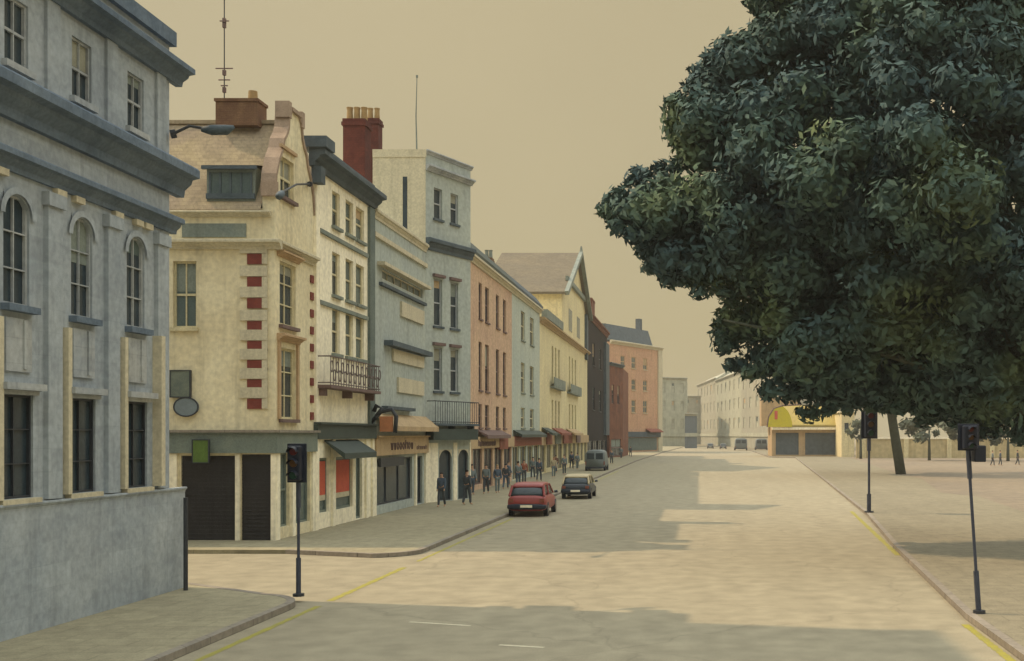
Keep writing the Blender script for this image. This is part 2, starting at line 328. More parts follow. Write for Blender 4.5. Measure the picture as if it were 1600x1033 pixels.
# ------------------------------------------------------------------ the grey bank on the left
AX = -11.8
bank = empty('bank_building', (AX, 12, 0), 'tall blue grey stone building with heavy cornices filling the left edge', 'building')
EA = Edge((AX, 2), (AX, 24.3)); bays = [22.85, 20.85, 18.85, 16.85, 14.85, 12.85, 10.85]
hol = []
for y in bays:
    u = y - 2
    hol += [(u-.47, u+.47, 2.5, 4.3), (u-.36, u+.36, 5.85, 7.75), (u-.33, u+.33, 10.0, 11.15)]
shell('wall', [(-30, 2), (AX, 2), (AX, 24.3), (-30, 24.3)], 2.42, 12.45, M['bank'], bank, {1: hol}, reveal=.2)
b = BM(); box(b, -30, -16.2, 1.9, 24.28, 12.46, 22.0); box(b, -30, -16.0, 1.8, 24.4, 22.0, 22.4); obj('added_shadow_block', b, M['bank'], bank)  # added taller block, out of view, to lengthen the shadow on the road
b = BM(); P = [(-30, 1.9), (AX+.07, 1.9), (AX+.07, 24.9), (-30, 24.9)]
shell(None, P, 0, 2.3, None, None, bm=b); cornice(b, Edge((AX+.06, 1.9), (AX+.06, 24.9)), 0, 23.0, 2.3, 2.42, .06)
obj('plinth', b, M['bank'], bank)
b = BM(); cornice(b, EA, -.3, 22.75, 9.0, 9.65, .48); obj('cornice', b, M['bankd'], bank)
b = BM(); cornice(b, EA, -.3, 22.5, 8.12, 8.46, .26)
obj_each('string_course', b, M['bankd'], bank)
b = BM()
for u in (16.2, 17.9, 18.5, 19.9, 20.7, 21.1): ebox(b, EA, u, u+.3, 0, .1, 7.999, 8.117)
obj_each('pale_block', b, M['creamp'], bank)
b = BM(); cornice(b, EA, -.3, 22.7, 11.5, 11.92, .4); ebox(b, EA, -.3, 22.4, -.3, .12, 12.3, 12.62); obj('parapet', b, M['bankd'], bank)
b = BM()
for y in [bays[0]+1.0] + [v-1.0 for v in bays]:
    u = y - 2; ww = .22
    ebox(b, EA, u-ww, u+ww, 0, .09, 2.446, 7.996); ebox(b, EA, u-ww-.05, u+ww+.05, 0, .14, 7.75, 7.995)
    ebox(b, EA, u-ww*.9, u+ww*.9, 0, .06, 9.66, 11.5)
obj_each('pilaster', b, M['bank'], bank)
b = BM()
for y in bays:
    u = y - 2; ebox(b, EA, u-.66, u-.54, 0, .13, 2.5, 5.6)
ebox(b, EA, 21.55, 21.72, 0, .2, 2.5, 5.75); obj_each('pale_strip', b, M['creamp'], bank)
for y in bays:
    u = y - 2
    window(bank, EA, u-.47, u+.47, 2.5, 4.3, M['iron'], M['glass'], rec=.1, nx=1, nzb=3, sill=.12, bar=.03, sillm=M['creamp'], plain=True)
    b = BM(); ebox(b, EA, u-.56, u+.56, 0, .2, 4.38, 4.5); ebox(b, EA, u-.5, u+.5, 0, .1, 4.3, 4.378); obj('window_hood', b, M['bankp'], bank)
    b = BM(); ebox(b, EA, u-.36, u+.36, 0, .05, 4.7, 5.62); ebox(b, EA, u+.1, u+.2, .05, .08, 4.75, 5.6); obj('apron_panel', b, M['bankp'], bank)
    window(bank, EA, u-.36, u+.36, 5.85, 7.75, M['bankp'], M['glass'], rec=.1, nx=1, nzb=3, sill=.16, bar=.035, sillm=M['bankd'])
    # round head to the opening
    b = BM(); n = 10; zc, rr = 7.39, .36
    for sgn in (-1, 1):
        pts = [(sgn*rr*math.sin(t*math.pi/2/n), zc + rr*math.cos(t*math.pi/2/n)) for t in range(n+1)]
        for d in (.012, ):
            prev = None
            for (du, z) in pts:
                q = (bm_v := (b.verts.new(EA.pt(u+du, d, z)), b.verts.new(EA.pt(u+du, d, 7.80)), b.verts.new(EA.pt(u+du, -.09, z))))
                if prev:
                    b.faces.new((prev[0], prev[1], q[1], q[0])); b.faces.new((prev[0], q[0], q[2], prev[2]))
                prev = q
    for t in range(-9, 10):      # voussoir ring
        a0, a1 = (t-.5)*math.pi/19, (t+.5)*math.pi/19
        v = [b.verts.new(EA.pt(u + r_*math.sin(a), .05, zc + r_*math.cos(a))) for r_, a in ((.38, a0), (.5, a0), (.5, a1), (.38, a1))]
        b.faces.new(v)
    obj('arch', b, M['bank'], bank)
    window(bank, EA, u-.33, u+.33, 10.0, 11.15, M['bankp'], M['glass'], rec=.1, nx=1, nzb=2, sill=.1, bar=.035, sillm=M['bankp'])
b = BM(); tube(b, [(AX+.32, 24.4, 0.1), (AX+.32, 24.4, 2.2)], .05); obj('drainpipe', b, M['iron'], bank)

def bracket_lamp(base, tip, label):
    t = empty('bracket_lamp', base, label, 'lamp'); a, c = Vector(base), Vector(tip)
    b = BM(); tube(b, [a, a.lerp(c, .5) + Vector((0, 0, .12)), c], .035); obj('arm', b, M['iron'], t)
    b = BM(); d = (c - a).normalized(); h = [c - d*.1, c + d*.12 - Vector((0,0,.05)), c + d*.45 - Vector((0,0,.1)), c + d*.62 - Vector((0,0,.06))]
    tube(b, h, [.05, .12, .12, .04]); obj('lamp_head', b, M['slate'], t, smooth=True)
    b = BM(); tube(b, [a - d*.05, a + d*.06], .1); obj('wall_plate', b, M['iron'], t)
bracket_lamp((AX+.13, 24.2, 10.3), (AX+.72, 24.5, 10.5), 'small dark lamp on a bracket beside the top floor of the blue grey building')
bracket_lamp((-13.9, 39.0, 12.6), (-13.25, 34.7, 11.35), 'dark lamp on a long arm before the gable of the cream corner building')

# ------------------------------------------------------------------ cream corner building with gable
BXF = -14.0; BY0, BY1 = 36.0, 39.65
cr = empty('corner_building', (BXF, BY0, 0), 'cream corner building with curved gable, brown roof and red quoin blocks', 'building')
PB = [(-27, BY0), (BXF, BY0), (BXF, BY1), (-27, BY1)]; EF = Edge(PB[0], PB[1]); ES = Edge(PB[1], PB[2])
zf = lambda py: EF.z(400, py); us = EF.u
wF = (us(270), us(307), zf(512), zf(408)); door1 = (us(283), us(368), .05, zf(712)); door2 = (us(377), us(424), .05, zf(710))
zs = lambda py: ES.z(450, py)
w1 = (ES.u(437), ES.u(462), zs(655), zs(545)); w2 = (ES.u(437), ES.u(462), zs(510), zs(412)); w3 = (ES.u(438), ES.u(459), zs(312), zs(250))
sh = (.35, 1.3, .5, 3.0); sh2 = (1.7, 3.3, .5, 3.0)
GF, GS = 0, 1
b = shell(None, PB, 0, 11.1, None, None, {0: [wF, door1, door2, (wF[0]-5, wF[1]-5, wF[2], wF[3])], 1: [w1, w2, sh, sh2]}, reveal=.25, cap=False)
# gable wall on the street side: curved outline with a window hole
z0 = 11.1; mid = BY1/2 + BY0/2
def gable(bm, X, outline, hole, thick):
    # outline as half-width function of z; built in strips around the hole
    zz = sorted({z0, *[z for _, z in outline], hole[2], hole[3]})
    def hw(z):
        for (a, za), (c, zc_) in zip(outline, outline[1:]):
            if za <= z <= zc_: return a + (c-a)*(z-za)/max(1e-6, zc_-za)
        return outline[-1][0]
    fr = []
    for za, zb in zip(zz, zz[1:]):
        za_, zb_ = za+1e-5, zb-1e-5; a, c = hw(za_), hw(zb_)
        segs = [(-a, a, -c, c)]
        if hole[2] <= (za+zb)/2 <= hole[3]: h0, h1 = hole[0]-mid, hole[1]-mid; segs = [(-a, h0, -c, h0), (h1, a, h1, c)]
        for (p, q, r_, s) in segs:
            for xx, fl in ((X, 0), (X-thick, 1)):
                f = [bm.verts.new((xx, mid+v, z)) for v, z in ((p, za), (q, za), (s, zb), (r_, zb))]
                bm.faces.new(f if not fl else f[::-1])
        for sg in (-1, 1):
            bm.faces.new([bm.verts.new((x_, mid+sg*v, z)) for x_, v, z in ((X, a, za), (X-thick, a, za), (X-thick, c, zb), (X, c, zb))])
    t = outline[-1]; bm.faces.new([bm.verts.new((x_, mid+v, t[1])) for x_, v in ((X, -t[0]), (X, t[0]), (X-thick, t[0]), (X-thick, -t[0]))])
    h = hole
    for (ya, yb, za, zb) in ((h[0], h[0], h[2], h[3]), (h[1], h[1], h[2], h[3])):
        bm.faces.new([bm.verts.new(p) for p in ((X, ya, za), (X, ya, zb), (X-thick, ya, zb), (X-thick, ya, za))])
    for z in (h[2], h[3]): bm.faces.new([bm.verts.new(p) for p in ((X, h[0], z), (X, h[1], z), (X-thick, h[1], z), (X-thick, h[0], z))])
outl = [(1.82, z0), (1.82, 11.6), (1.72, 12.2), (1.45, 12.8), (1.15, 13.2), (1.02, 13.55), (.78, 13.8), (.62, 14.05), (.55, 14.5), (.3, 14.75)]
gable(b, BXF, outl, (BY0+w3[0], BY0+w3[1], w3[2], w3[3]), .4)
obj('wall', b, M['cream'], cr)
b = BM()      # coping of the gable
for sgn in (-1, 1):
    for (a, za), (c, zc_) in zip(outl[1:], outl[2:]):
        v = [bm_ for bm_ in ((BXF-.44, mid+sgn*a, za), (BXF+.06, mid+sgn*a, za), (BXF+.06, mid+sgn*c, zc_), (BXF-.44, mid+sgn*c, zc_))]
        up = Vector((0, sgn*.1, .07)); lo = [b.verts.new(p) for p in v]; hi = [b.verts.new(Vector(p)+up) for p in v]
        b.faces.new(hi); b.faces.new(lo[::-1])
        for i in range(4): b.faces.new((lo[i], lo[(i+1) % 4], hi[(i+1) % 4], hi[i]))
box(b, BXF-.46, BXF+.1, mid-.42, mid+.42, 14.75, 14.88)
for y in (mid-1.82, mid-.62, mid+.62): box(b, BXF-.4, BXF+.08, y-.13, y+.13, 11.5 if abs(y-mid) > 1 else 14.45, 12.0 if abs(y-mid) > 1 else 15.0)
obj('gable_coping', b, mat('weathered coping', (168, 148, 130), .3, 2), cr)
# roof, ridge square to the street
b = BM(); xr0, xr1 = -27, BXF-.42; rz = 14.45
for ya, yb in ((BY0-.12, mid), (BY1+.0, mid)):
    b.faces.new([b.verts.new(p) for p in ((xr0, ya, 11.05), (xr1, ya, 11.05), (xr1, yb, rz), (xr0, yb, rz))])
    b.faces.new([b.verts.new(p) for p in ((xr0, ya, 10.95), (xr1, ya, 10.95), (xr1, ya, 11.05), (xr0, ya, 11.05))])
box(b, xr0, xr1, mid-.1, mid+.1, rz-.05, rz+.08)
bmesh.ops.recalc_face_normals(b, faces=b.faces)
roofB = obj('roof', b, M['brown'], cr)
b = BM(); box(b, us(308)-27, us(376)-27, mid-.45, mid+.35, rz-.2, rz+.62)
box(b, us(308)-27-.04, us(376)-27+.04, mid-.49, mid+.39, rz+.622, rz+.72); ch = obj('chimney', b, M['brickc'], roofB)
b = BM(); 
for px in (360,): tube(b, [(us(px)-27, mid, rz+.7), (us(px)-27, mid, rz+1.1)], .17, 10, .15)
obj('chimney_pot', b, M['pot'], roofB)
# wide slate dormer
dz0, dz1 = 11.3, 12.5; dx0, dx1 = us(322)-27, us(398)-27
b = BM(); box(b, dx0, dx1, BY0+.05, mid-.3, dz0, dz1); dorm = obj('dormer', b, M['slateg'], cr)
b = BM(); b.faces.new([b.verts.new(p) for p in ((dx0-.1, BY0-.15, dz1+.0), (dx1+.1, BY0-.15, dz1), (dx1+.1, mid-.2, dz1+.35), (dx0-.1, mid-.2, dz1+.35))]); box(b, dx0-.1, dx1+.1, BY0-.15, BY0-.05, dz1-.12, dz1-.004); obj('dormer_roof', b, M['slate'], dorm)
ED = Edge((dx0, BY0+.05), (dx1, BY0+.05)); b = BM(); ebox(b, ED, .12, ED.L-.12, .004, .02, dz0+.3, dz1-.2); obj('dormer_glass', b, M['glassg'], dorm)
b = BM(); n = 4
for i in range(n+1): u = .12 + (ED.L-.24)*i/n; ebox(b, ED, u-.03, u+.03, .022, .05, dz0+.3, dz1-.2)
ebox(b, ED, 0, ED.L, .0, .08, dz0+.12, dz0+.298); obj('dormer_frame', b, M['slate'], dorm)
# eaves band, cornice
b = BM(); cornice(b, EF, 5, EF.L+.25, 9.75, 10.05, .3); cornice(b, ES, 0, ES.L-.05, 9.75, 10.05, .28)
cornice(b, EF, 5, EF.L-.1, 10.82, 11.0, .22); obj('cornice', b, M['creamp'], cr)
b = BM(); ebox(b, EF, us(285), us(385), 0, .03, 10.15, 10.6); obj('frieze_panel', b, M['slateg'], cr)
# quoins
b = BM(); r_ = BM()
ys = [405, 441, 474, 510, 541, 571, 601, 631]
for i, y in enumerate(ys):
    z = zf(y); hh = .17
    ebox(r_, EF, us(387), us(410), 0, .05, z-hh, z+hh)
    ebox(b, EF, us(376), us(419), 0, .075, z+hh+.02, z+hh+.37); ebox(b, EF, us(410)+.003, us(419), 0, .06, z-hh+.01, z+hh+.018)
for i in range(9):
    z = 9.25 - i*.62
    ebox(r_, ES, ES.L-.36, ES.L-.08, 0, .05, z-.14, z+.14)
obj_each('quoin', b, M['creamp'], cr); obj_each('red_quoin', r_, mat('ox red quoin paint', (128, 66, 56), .25, 3, col2=(110, 56, 50)), cr)
W = window(cr, EF, *wF, M['trimw'], M['glassg'], nx=1, nzb=2, sill=.12, bar=.05, blind=(.45, M['slateg']))
window(cr, EF, wF[0]-5, wF[1]-5, wF[2], wF[3], M['trimw'], M['glassg'], nx=1, nzb=2, sill=.12)
for q in (w1, w2, w3): window(cr, ES, *q, M['trimw'], M['glass'], nx=1, nzb=3 if q is not w3 else 2, sill=.14, bar=.06, blind=(.25, M['slateg']) if q is w1 else None, sillm=M['mauve'])
b = BM(); cornice(b, ES, w1[0]-.25, w1[1]+.25, w1[3]+.2, w1[3]+.45, .3); ebox(b, ES, w1[0]-.2, w1[0]-.03, 0, .07, w1[2], w1[3]+.2); ebox(b, ES, w1[1]+.03, w1[1]+.2, 0, .07, w1[2], w1[3]+.2)
cornice(b, ES, w2[0]-.25, w2[1]+.25, w2[3]+.12, w2[3]+.32, .25); ebox(b, ES, w3[0]-.1, w3[1]+.1, 0, .1, w3[3]+.25, w3[3]+.36)
obj_each('window_hood', b, mat('tan hood stone', (186, 158, 124), .2, 2), cr)
# shop level
b = BM(); ebox(b, EF, us(225), EF.L+.16, 0, .16, zf(708), zf(676)); ebox(b, ES, 0, ES.L-.01, 0, .159, zf(708), zf(676))
obj('fascia', b, M['fascia'], cr)
b = BM(); ebox(b, EF, us(225), EF.L+.27, 0, .26, zf(675.9), zf(672)); ebox(b, ES, 0, ES.L-.01, 0, .27, zf(675.9), zf(672)); obj('fascia_cap', b, M['kerb'], cr)
for dd in (door1, door2):
    b = BM(); ebox(b, EF, dd[0]+.01, dd[1]-.01, -.12, -.06, .13, dd[3]-.01)
    k = .3
    while k < dd[3]-.15: ebox(b, EF, dd[0]+.01, dd[1]-.01, -.059, -.045, k, k+.035); k += .13
    obj('shutter', b, M['black'], cr)
b = BM()
for (a, c) in ((us(369), us(376)), (us(425)-.01, EF.L+.07), (us(262), us(278))): ebox(b, EF, a, c, 0, .09, .12, zf(708.5))
for u in (.0, 1.4, 3.35): ebox(b, ES, u if u else .0, u+.28 if u < 3 else ES.L-.01, 0, .088, .12, zf(708.5))
obj_each('shop_pilaster', b, M['white'], cr)
window(cr, ES, *sh, M['fascia'], M['glassg'], nx=0, nzb=2); window(cr, ES, *sh2, M['fascia'], M['glassg'], nx=1, nzb=1)
# signs hung on the side wall
def wall_sign(name, E, u, z, wd, ht, m, label, rnd=False, d0=.02, d1=.12, text=None):
    t = empty(name, E.pt(u, 0, z-ht/2), label, 'sign')
    b = BM()
    if rnd:
        n = 28; f = [b.verts.new(E.pt(u+wd/2*math.cos(2*math.pi*i/n), d1, z+ht/2*math.sin(2*math.pi*i/n))) for i in range(n)]; g = [b.verts.new(E.pt(u+wd/2*math.cos(2*math.pi*i/n), d0, z+ht/2*math.sin(2*math.pi*i/n))) for i in range(n)]
        b.faces.new(f); b.faces.new(g[::-1])
        for i in range(n): b.faces.new((f[i], g[i], g[(i+1) % n], f[(i+1) % n]))
    else: ebox(b, E, u-wd/2, u+wd/2, d0, d1, z-ht/2, z+ht/2)
    obj('sign_board', b, m, t)
    b = BM()
    if rnd:
        pts = [E.pt(u+(wd/2)*math.cos(2*math.pi*i/28), d1, z+(ht/2)*math.sin(2*math.pi*i/28)) for i in range(29)]; tube(b, pts, .025, 6)
    else:
        for q in ((u-wd/2-.03, u-wd/2, z-ht/2-.03, z+ht/2+.03), (u+wd/2, u+wd/2+.03, z-ht/2-.03, z+ht/2+.03), (u-wd/2, u+wd/2, z+ht/2, z+ht/2+.03), (u-wd/2, u+wd/2, z-ht/2-.03, z-ht/2)): ebox(b, E, q[0], q[1], d0, d1+.02, q[2], q[3])
    obj('sign_frame', b, M['iron'], t); return t
wall_sign('wall_sign', EF, us(284), zf(600), .62, .85, mat('grey green sign', (118, 126, 112), .25, 3, col2=(92, 102, 98)), 'square grey green sign board on the cream side wall, above the round one')
wall_sign('wall_sign', EF, us(293), zf(636), .8, .62, mat('blue grey sign', (124, 136, 142), .2, 3), 'oval blue grey sign on the cream side wall, below the square one', rnd=True)
wall_sign('wall_sign', EF, us(321), zf(705), .5, .72, M['green'], 'small bright green sign hanging over the black shutter', d0=.28, d1=.36)
# aerial
ant = empty('roof_aerial', (us(313)-27, mid, rz+.7), 'very tall thin aerial mast on the brown chimney of the corner building', 'aerial')
b = BM(); X = us(313)-27; tube(b, [(X, mid, rz+.3), (X, mid, 19.4)], .02, 6); obj('mast', b, M['iron'], ant)
b = BM()
for z, l in ((18.0, .16), (16.35, .3), (15.95, .2), (15.75, .12)): tube(b, [(X-l, mid, z), (X+l, mid, z)], .022, 6)
for z in (18.0, 17.85, 16.2, 15.6): box(b, X-.05, X+.05, mid-.05, mid+.05, z-.09, z+.09)
obj_each('aerial_rod', b, M['mauve'], ant)

# ------------------------------------------------------------------ row buildings facing the street
def pediment_shop(parent, E, u0, u1, ztop, m_f, openings, pil, glass, base=.12, frame=None, fh=.55):
    b = BM(); ebox(b, E, u0, u1, 0, .17, ztop-fh, ztop); ebox(b, E, u0, u1, 0, .28, ztop+.002, ztop+.08); f = obj('fascia', b, m_f, parent)
    b = BM()
    for u in pil: ebox(b, E, u-.13, u+.13, 0, .09, .12, ztop-fh-.003)
    obj_each('shop_pilaster', b, frame or M['white'], parent); return f
def squiggle(parent, E, u0, u1, z, h, m, n, d=.18):
    b = BM(); u = u0; step = (u1-u0)/n
    for i in range(n):
        k = random.choice((0, 1, 2)); a = u + step*.15; c = u + step*.75
        if k == 0: tube(b, [E.pt(a, d, z), E.pt(a, d, z+h)], h*.09, 5); tube(b, [E.pt(a, d, z+h*.5), E.pt(c, d, z+h*.75), E.pt(c, d, z)], h*.08, 5)
        elif k == 1: tube(b, [E.pt((a+c)/2+math.cos(t)*(c-a)/2, d, z+h*.35+math.sin(t)*h*.35) for t in [j*math.pi/4 for j in range(9)]], h*.09, 5)
        else: tube(b, [E.pt(a, d, z+h*.7), E.pt(a+(c-a)*.3, d, z), E.pt((a+c)/2, d, z+h*.6), E.pt(c-(c-a)*.2, d, z), E.pt(c, d, z+h*.7)], h*.08, 5)
        u += step
    return obj('lettering', b, m, parent)
def awning(parent, E, u0, u1, z, drop, proj, m, name='awning'):
    b = BM(); v = [b.verts.new(E.pt(*p)) for p in ((u0,.02,z),(u1,.02,z),(u1,proj,z-drop),(u0,proj,z-drop))]
    w_ = [b.verts.new(E.pt(*p)) for p in ((u0,.02,z-.06),(u1,.02,z-.06),(u1,proj,z-drop-.22),(u0,proj,z-drop-.22))]
    b.faces.new(v); b.faces.new(w_[::-1])
    for i in range(4): b.faces.new((v[i], w_[i], w_[(i+1) % 4], v[(i+1) % 4]))
    bmesh.ops.recalc_face_normals(b, faces=b.faces)
    return obj(name, b, m, parent)
def balcony(parent, E, u0, u1, z, h, proj, m, slabm, step=.16, scroll=False):
    b = BM(); ebox(b, E, u0, u1, 0, proj, z-.12, z)
    for u in (u0+.2, (u0+u1)/2, u1-.2): ebox(b, E, u-.08, u+.08, 0, proj*.6, z-.4, z-.122)
    s = obj('balcony', b, slabm, parent)
    b = BM(); pts = [E.pt(u0+.03, .03, z+h), E.pt(u0+.03, proj-.04, z+h), E.pt(u1-.03, proj-.04, z+h), E.pt(u1-.03, .03, z+h)]
    tube(b, pts, .025, 6); tube(b, [p - Vector((0, 0, h-.08)) for p in pts], .02, 6); u = u0+.03
    k = 0
    while u < u1:
        p = E.pt(u, proj-.04, z); tube(b, [p, p+Vector((0, 0, h))], .014, 5)
        if scroll:
            c = E.pt(u+step/2, proj-.04, z+h*(.35 if k % 2 else .65)); tube(b, [c + Vector((E.d.x, E.d.y, 0))*math.cos(t)*step*.42 + Vector((0, 0, math.sin(t)*h*.2)) for t in [j*math.pi/4 for j in range(9)]], .02, 5)
        u += step; k += 1
    obj('railing', b, m, s); return s

# C: cream white three-window house
Cc = empty('terrace_house', (BXF, 43, 0), 'narrow cream white house with deep grey cornice and scrolled iron balcony', 'building')
CY1 = 46.9; PC = [(-24, BY1+.01), (BXF, BY1+.01), (BXF, CY1), (-24, CY1)]; EC = Edge(PC[1], PC[2])
zc = lambda py: EC.z(545, py)
rows = [(11.65, 13.0), (9.0, 10.65), (6.75, 8.5)]; cols = [(519, 531), (540, 552), (556, 569)]
hol = [(EC.u(a), EC.u(c), r0, r1) for r0, r1 in rows for a, c in cols]; shC = [(EC.u(499), EC.u(514), .7, 2.75), (EC.u(525), EC.u(551), .7, 2.75), (EC.u(556), EC.u(566), .15, 2.75)]
shell('wall', PC, 0, 13.75, M['white'], Cc, {1: hol + shC})
for i, h in enumerate(hol): window(Cc, EC, *h, M['trimw'], M['glassg'] if i % 3 else M['glass'], nx=0, nzb=2, sill=.13, bar=.05, sillm=M['slateg'])
for h in shC: window(Cc, EC, *h, M['fascia'], M['glassg'], nx=0, nzb=1, bar=.07)
b = BM(); cornice(b, EC, -.35, EC.L+.2, 13.35, 14.0, .55); ebox(b, EC, -.05, EC.L, -.35, .1, 14.0, 14.35); obj('cornice', b, M['slate'], Cc)
b = BM(); ebox(b, EC, -.45, .5, -.3, .62, 14.002, 14.4); ebox(b, EC, -.28, .15, .02, .38, 12.75, 13.345); obj_each('cornice_block', b, M['slate'], Cc)
b = BM(); 
for r0, r1 in rows[:2]: ebox(b, EC, .5, EC.L-.9, 0, .1, r0-.55, r0-.4)
obj_each('string_course', b, M['slateg'], Cc)
b = BM(); ebox(b, EC, EC.L-.75, EC.L-.05, 0, .12, 4.0, 13.3); obj('side_pilaster', b, mat('grey green pilaster', (110, 120, 114), .25, 1, col2=(88, 100, 98)), Cc)
b = BM(); ebox(b, EC, .02, .4, 0, .1, 3.8, 13.34); obj('corner_pilaster', b, M['white'], Cc)
balcony(Cc, EC, .15, EC.L-.85, 5.45, 1.05, .6, mat('mauve iron', (112, 100, 98), .3, 4), M['mauve'], .3, True)
pediment_shop(Cc, EC, 0, EC.L-.01, 4.0, M['dkgreen'], shC, [.14, EC.u(519), EC.u(571), EC.L-.15], M['glassg'])
awning(Cc, EC, 1.1, 5.1, 3.42, .5, .8, M['dkgreen'])
for h in shC[:2]:
    t = BM(); ebox(t, EC, h[0]+.12, h[1]-.12, -.13, -.10, 1.35, 2.62); o = obj('red_panel', t, M['red'], Cc)
    t = BM(); ebox(t, EC, h[0]+.12, h[1]-.12, -.13, -.099, 1.15, 1.348); obj('pale_panel', t, M['creamp'], Cc)
# hanging sign between C and E
hs = empty('hanging_sign', (BXF, 46.4, 3.6), 'dark curved bracket sign with an orange panel, hanging over the shopfronts', 'sign')
b = BM(); tube(b, [(BXF, 46.4, 4.05), (BXF+.5, 46.4, 4.6), (BXF+.95, 46.4, 4.7), (BXF+1.15, 46.4, 4.4), (BXF+1.1, 46.4, 3.7)], .09, 8); tube(b, [(BXF+.3, 46.4, 4.4), (BXF+.55, 46.4, 4.75), (BXF+.3, 46.4, 4.85), (BXF+.2, 46.4, 4.6)], .1, 8); obj('bracket', b, M['iron'], hs, smooth=True)
b = BM(); box(b, BXF+.45, BXF+1.0, 46.36, 46.46, 3.75, 4.4); obj('sign_board', b, mat('orange sign', (192, 130, 92), .2, 4), hs)

# chimney stacks on the roof of C/E
def stack(x0, x1, y0, y1, z0, z1, m, pots, label, potm=None, ph=.6):
    t = empty('chimney_stack', ((x0+x1)/2, (y0+y1)/2, z0), label, 'chimney')
    b = BM(); box(b, x0, x1, y0, y1, z0, z1-.3); box(b, x0-.06, x1+.06, y0-.06, y1+.06, z1-.3, z1-.15); box(b, x0-.02, x1+.02, y0-.02, y1+.02, z1-.15, z1); obj('stack', b, m, t)
    for i in range(pots):
        b = BM(); x = x0 + (x1-x0)*(i+.5)/pots; tube(b, [(x, (y0+y1)/2, z1-.02), (x, (y0+y1)/2, z1+ph*.8), (x, (y0+y1)/2, z1+ph)], [.15, .12, .15], 10); obj('chimney_pot', b, potm or M['pot'], t)
    return t

# E: lower grey-blue building with blank banded wall
EY1 = 56.0; PE = [(-24, CY1+.01), (BXF, CY1+.01), (BXF, EY1), (-24, EY1)]; EE = Edge(PE[1], PE[2])
be = empty('shop_building', (BXF, 51, 0), 'plain blue grey building with pale horizontal bands beside the white tower', 'building')
hE = [(EE.u(586), EE.u(644), .5, 2.55), (EE.u(652), EE.u(660), .15, 2.55)]
bandw = [(EE.u(612), EE.u(660), 7.0, 7.55), (EE.u(620), EE.u(660), 5.6, 6.3)]
shell('wall', PE, 0, 13.3, M['blue'], be, {1: hE + [(EE.u(597), EE.u(660), 10.55, 11.0)]})
window(be, EE, EE.u(597), EE.u(660), 10.55, 11.0, M['creamp'], M['glassg'], nx=5, nzb=1)
for h in hE: window(be, EE, *h, M['iron'], M['glass'], nx=2 if h is hE[0] else 0, nzb=1, bar=.06)
b = BM(); cornice(b, EE, 0, EE.L, 13.0, 13.4, .2); ebox(b, EE, 0, EE.L, 0, .12, 12.2, 12.4); ebox(b, EE, .6, EE.L-.2, 0, .35, 11.05, 11.2); obj_each('ledge', b, M['creamp'], be)
b = BM()
for h in bandw: ebox(b, EE, *h[:2], 0, .1, *h[2:])
ebox(b, EE, EE.u(625), EE.u(660), 0, .11, 9.2, 9.9); obj_each('pale_band', b, M['creamp'], be)
b = BM(); ebox(b, EE, EE.u(600), EE.L-.1, 0, .4, 7.62, 7.85); ebox(b, EE, EE.u(596), EE.u(640), 0, .3, 4.75, 4.9); ebox(b, EE, EE.u(592), EE.L-.3, .0, .16, 10.2, 10.34); obj_each('canopy_ledge', b, M['slate'], be)
awning(be, EE, .3, EE.L-.05, 4.55, .55, .7, M['tan'])
pediment_shop(be, EE, 0, EE.L-.01, 3.5, M['tan'], hE, [.14, EE.u(648), EE.L-.15], M['glass'], fh=.8)
squiggle(be, EE, EE.u(604), EE.u(640), 2.95, .42, M['mauve'], 8); squiggle(be, EE, EE.u(645), EE.u(662), 2.9, .22, M['mauve'], 6)
b = BM(); ebox(b, EE, EE.u(588), EE.u(625), .1, .2, 2.2, 2.6); obj('dark_blind', b, M['iron'], be)
stack(-15.45, -14.5, 47.4, 48.3, 13.3, 17.4, M['redbrick'], 3, 'larger dark red brick stack with three clay pots, left of the white tower')
stack(-17.3, -16.6, 56.6, 57.3, 13.3, 20.1, M['redbrick'], 2, 'smaller dark red brick stack with two clay pots, just against the white tower')

# D: tower-like house, lit cream flank and shaded grey front put into colour, its front turned a little to the camera
DL, DR = (BXF, EY1+.02), (-12.44, 59.6); ETf = Edge(DL, DR); nn = -ETf.n
bk = 3.0
PD = [(BXF-2.72, EY1+.02), DL, DR, (DR[0]-3.0, 60.0)]
bd = empty('tower_house', (DL[0], DL[1], 0), 'tall narrow house, side wall coloured as lit cream, front as shaded blue grey, flat parapet, iron balcony', 'building')
dzz = lambda py: ETf.z(700, py)
dcol = [(678, 691), (704, 716)]; drow = [(dzz(347), dzz(300)), (dzz(512), dzz(440)), (dzz(612), dzz(545))]
hD = [(ETf.u(a), ETf.u(c), r0, r1) for r0, r1 in drow for a, c in dcol]
arches = [(ETf.u(686), ETf.u(706), .15, dzz(703)), (ETf.u(716), ETf.u(732), .15, dzz(703))]
slit = (1.25, 1.55, 13.9, 16.9)
b = BM(); shell(None, PD, 0, 18.1, None, None, {1: hD + arches}, bm=b); 
wD = obj('wall', b, M['blue'], bd)  # blue grey carries the shade of the street front
b = BM(); box(b, -24, BXF-2.74, EY1+.02, 60, 0, 13.3); obj('rear_wing', b, M['blue'], bd)
E0 = Edge((BXF-2.72, EY1+.0), (BXF, EY1+.0)); b = BM(); ebox(b, E0, 0, E0.L, 0, .014, 13.0, 18.1)
ebox(b, E0, 0, E0.L+.04, 0, .05, 17.9, 18.3); obj('lit_tone_side_wall', b, M['creamp'], bd)  # cream overlay puts the flank's sunlit tone into its colour
b = BM(); ebox(b, E0, 1.55, 1.78, .0, .03, 14.0, 16.9); obj('slit_window', b, M['glass'], bd)
for h in hD: window(bd, ETf, *h, M['bankp'], M['glass'], nx=0, nzb=2, sill=.1, bar=.05, sillm=M['slate'])
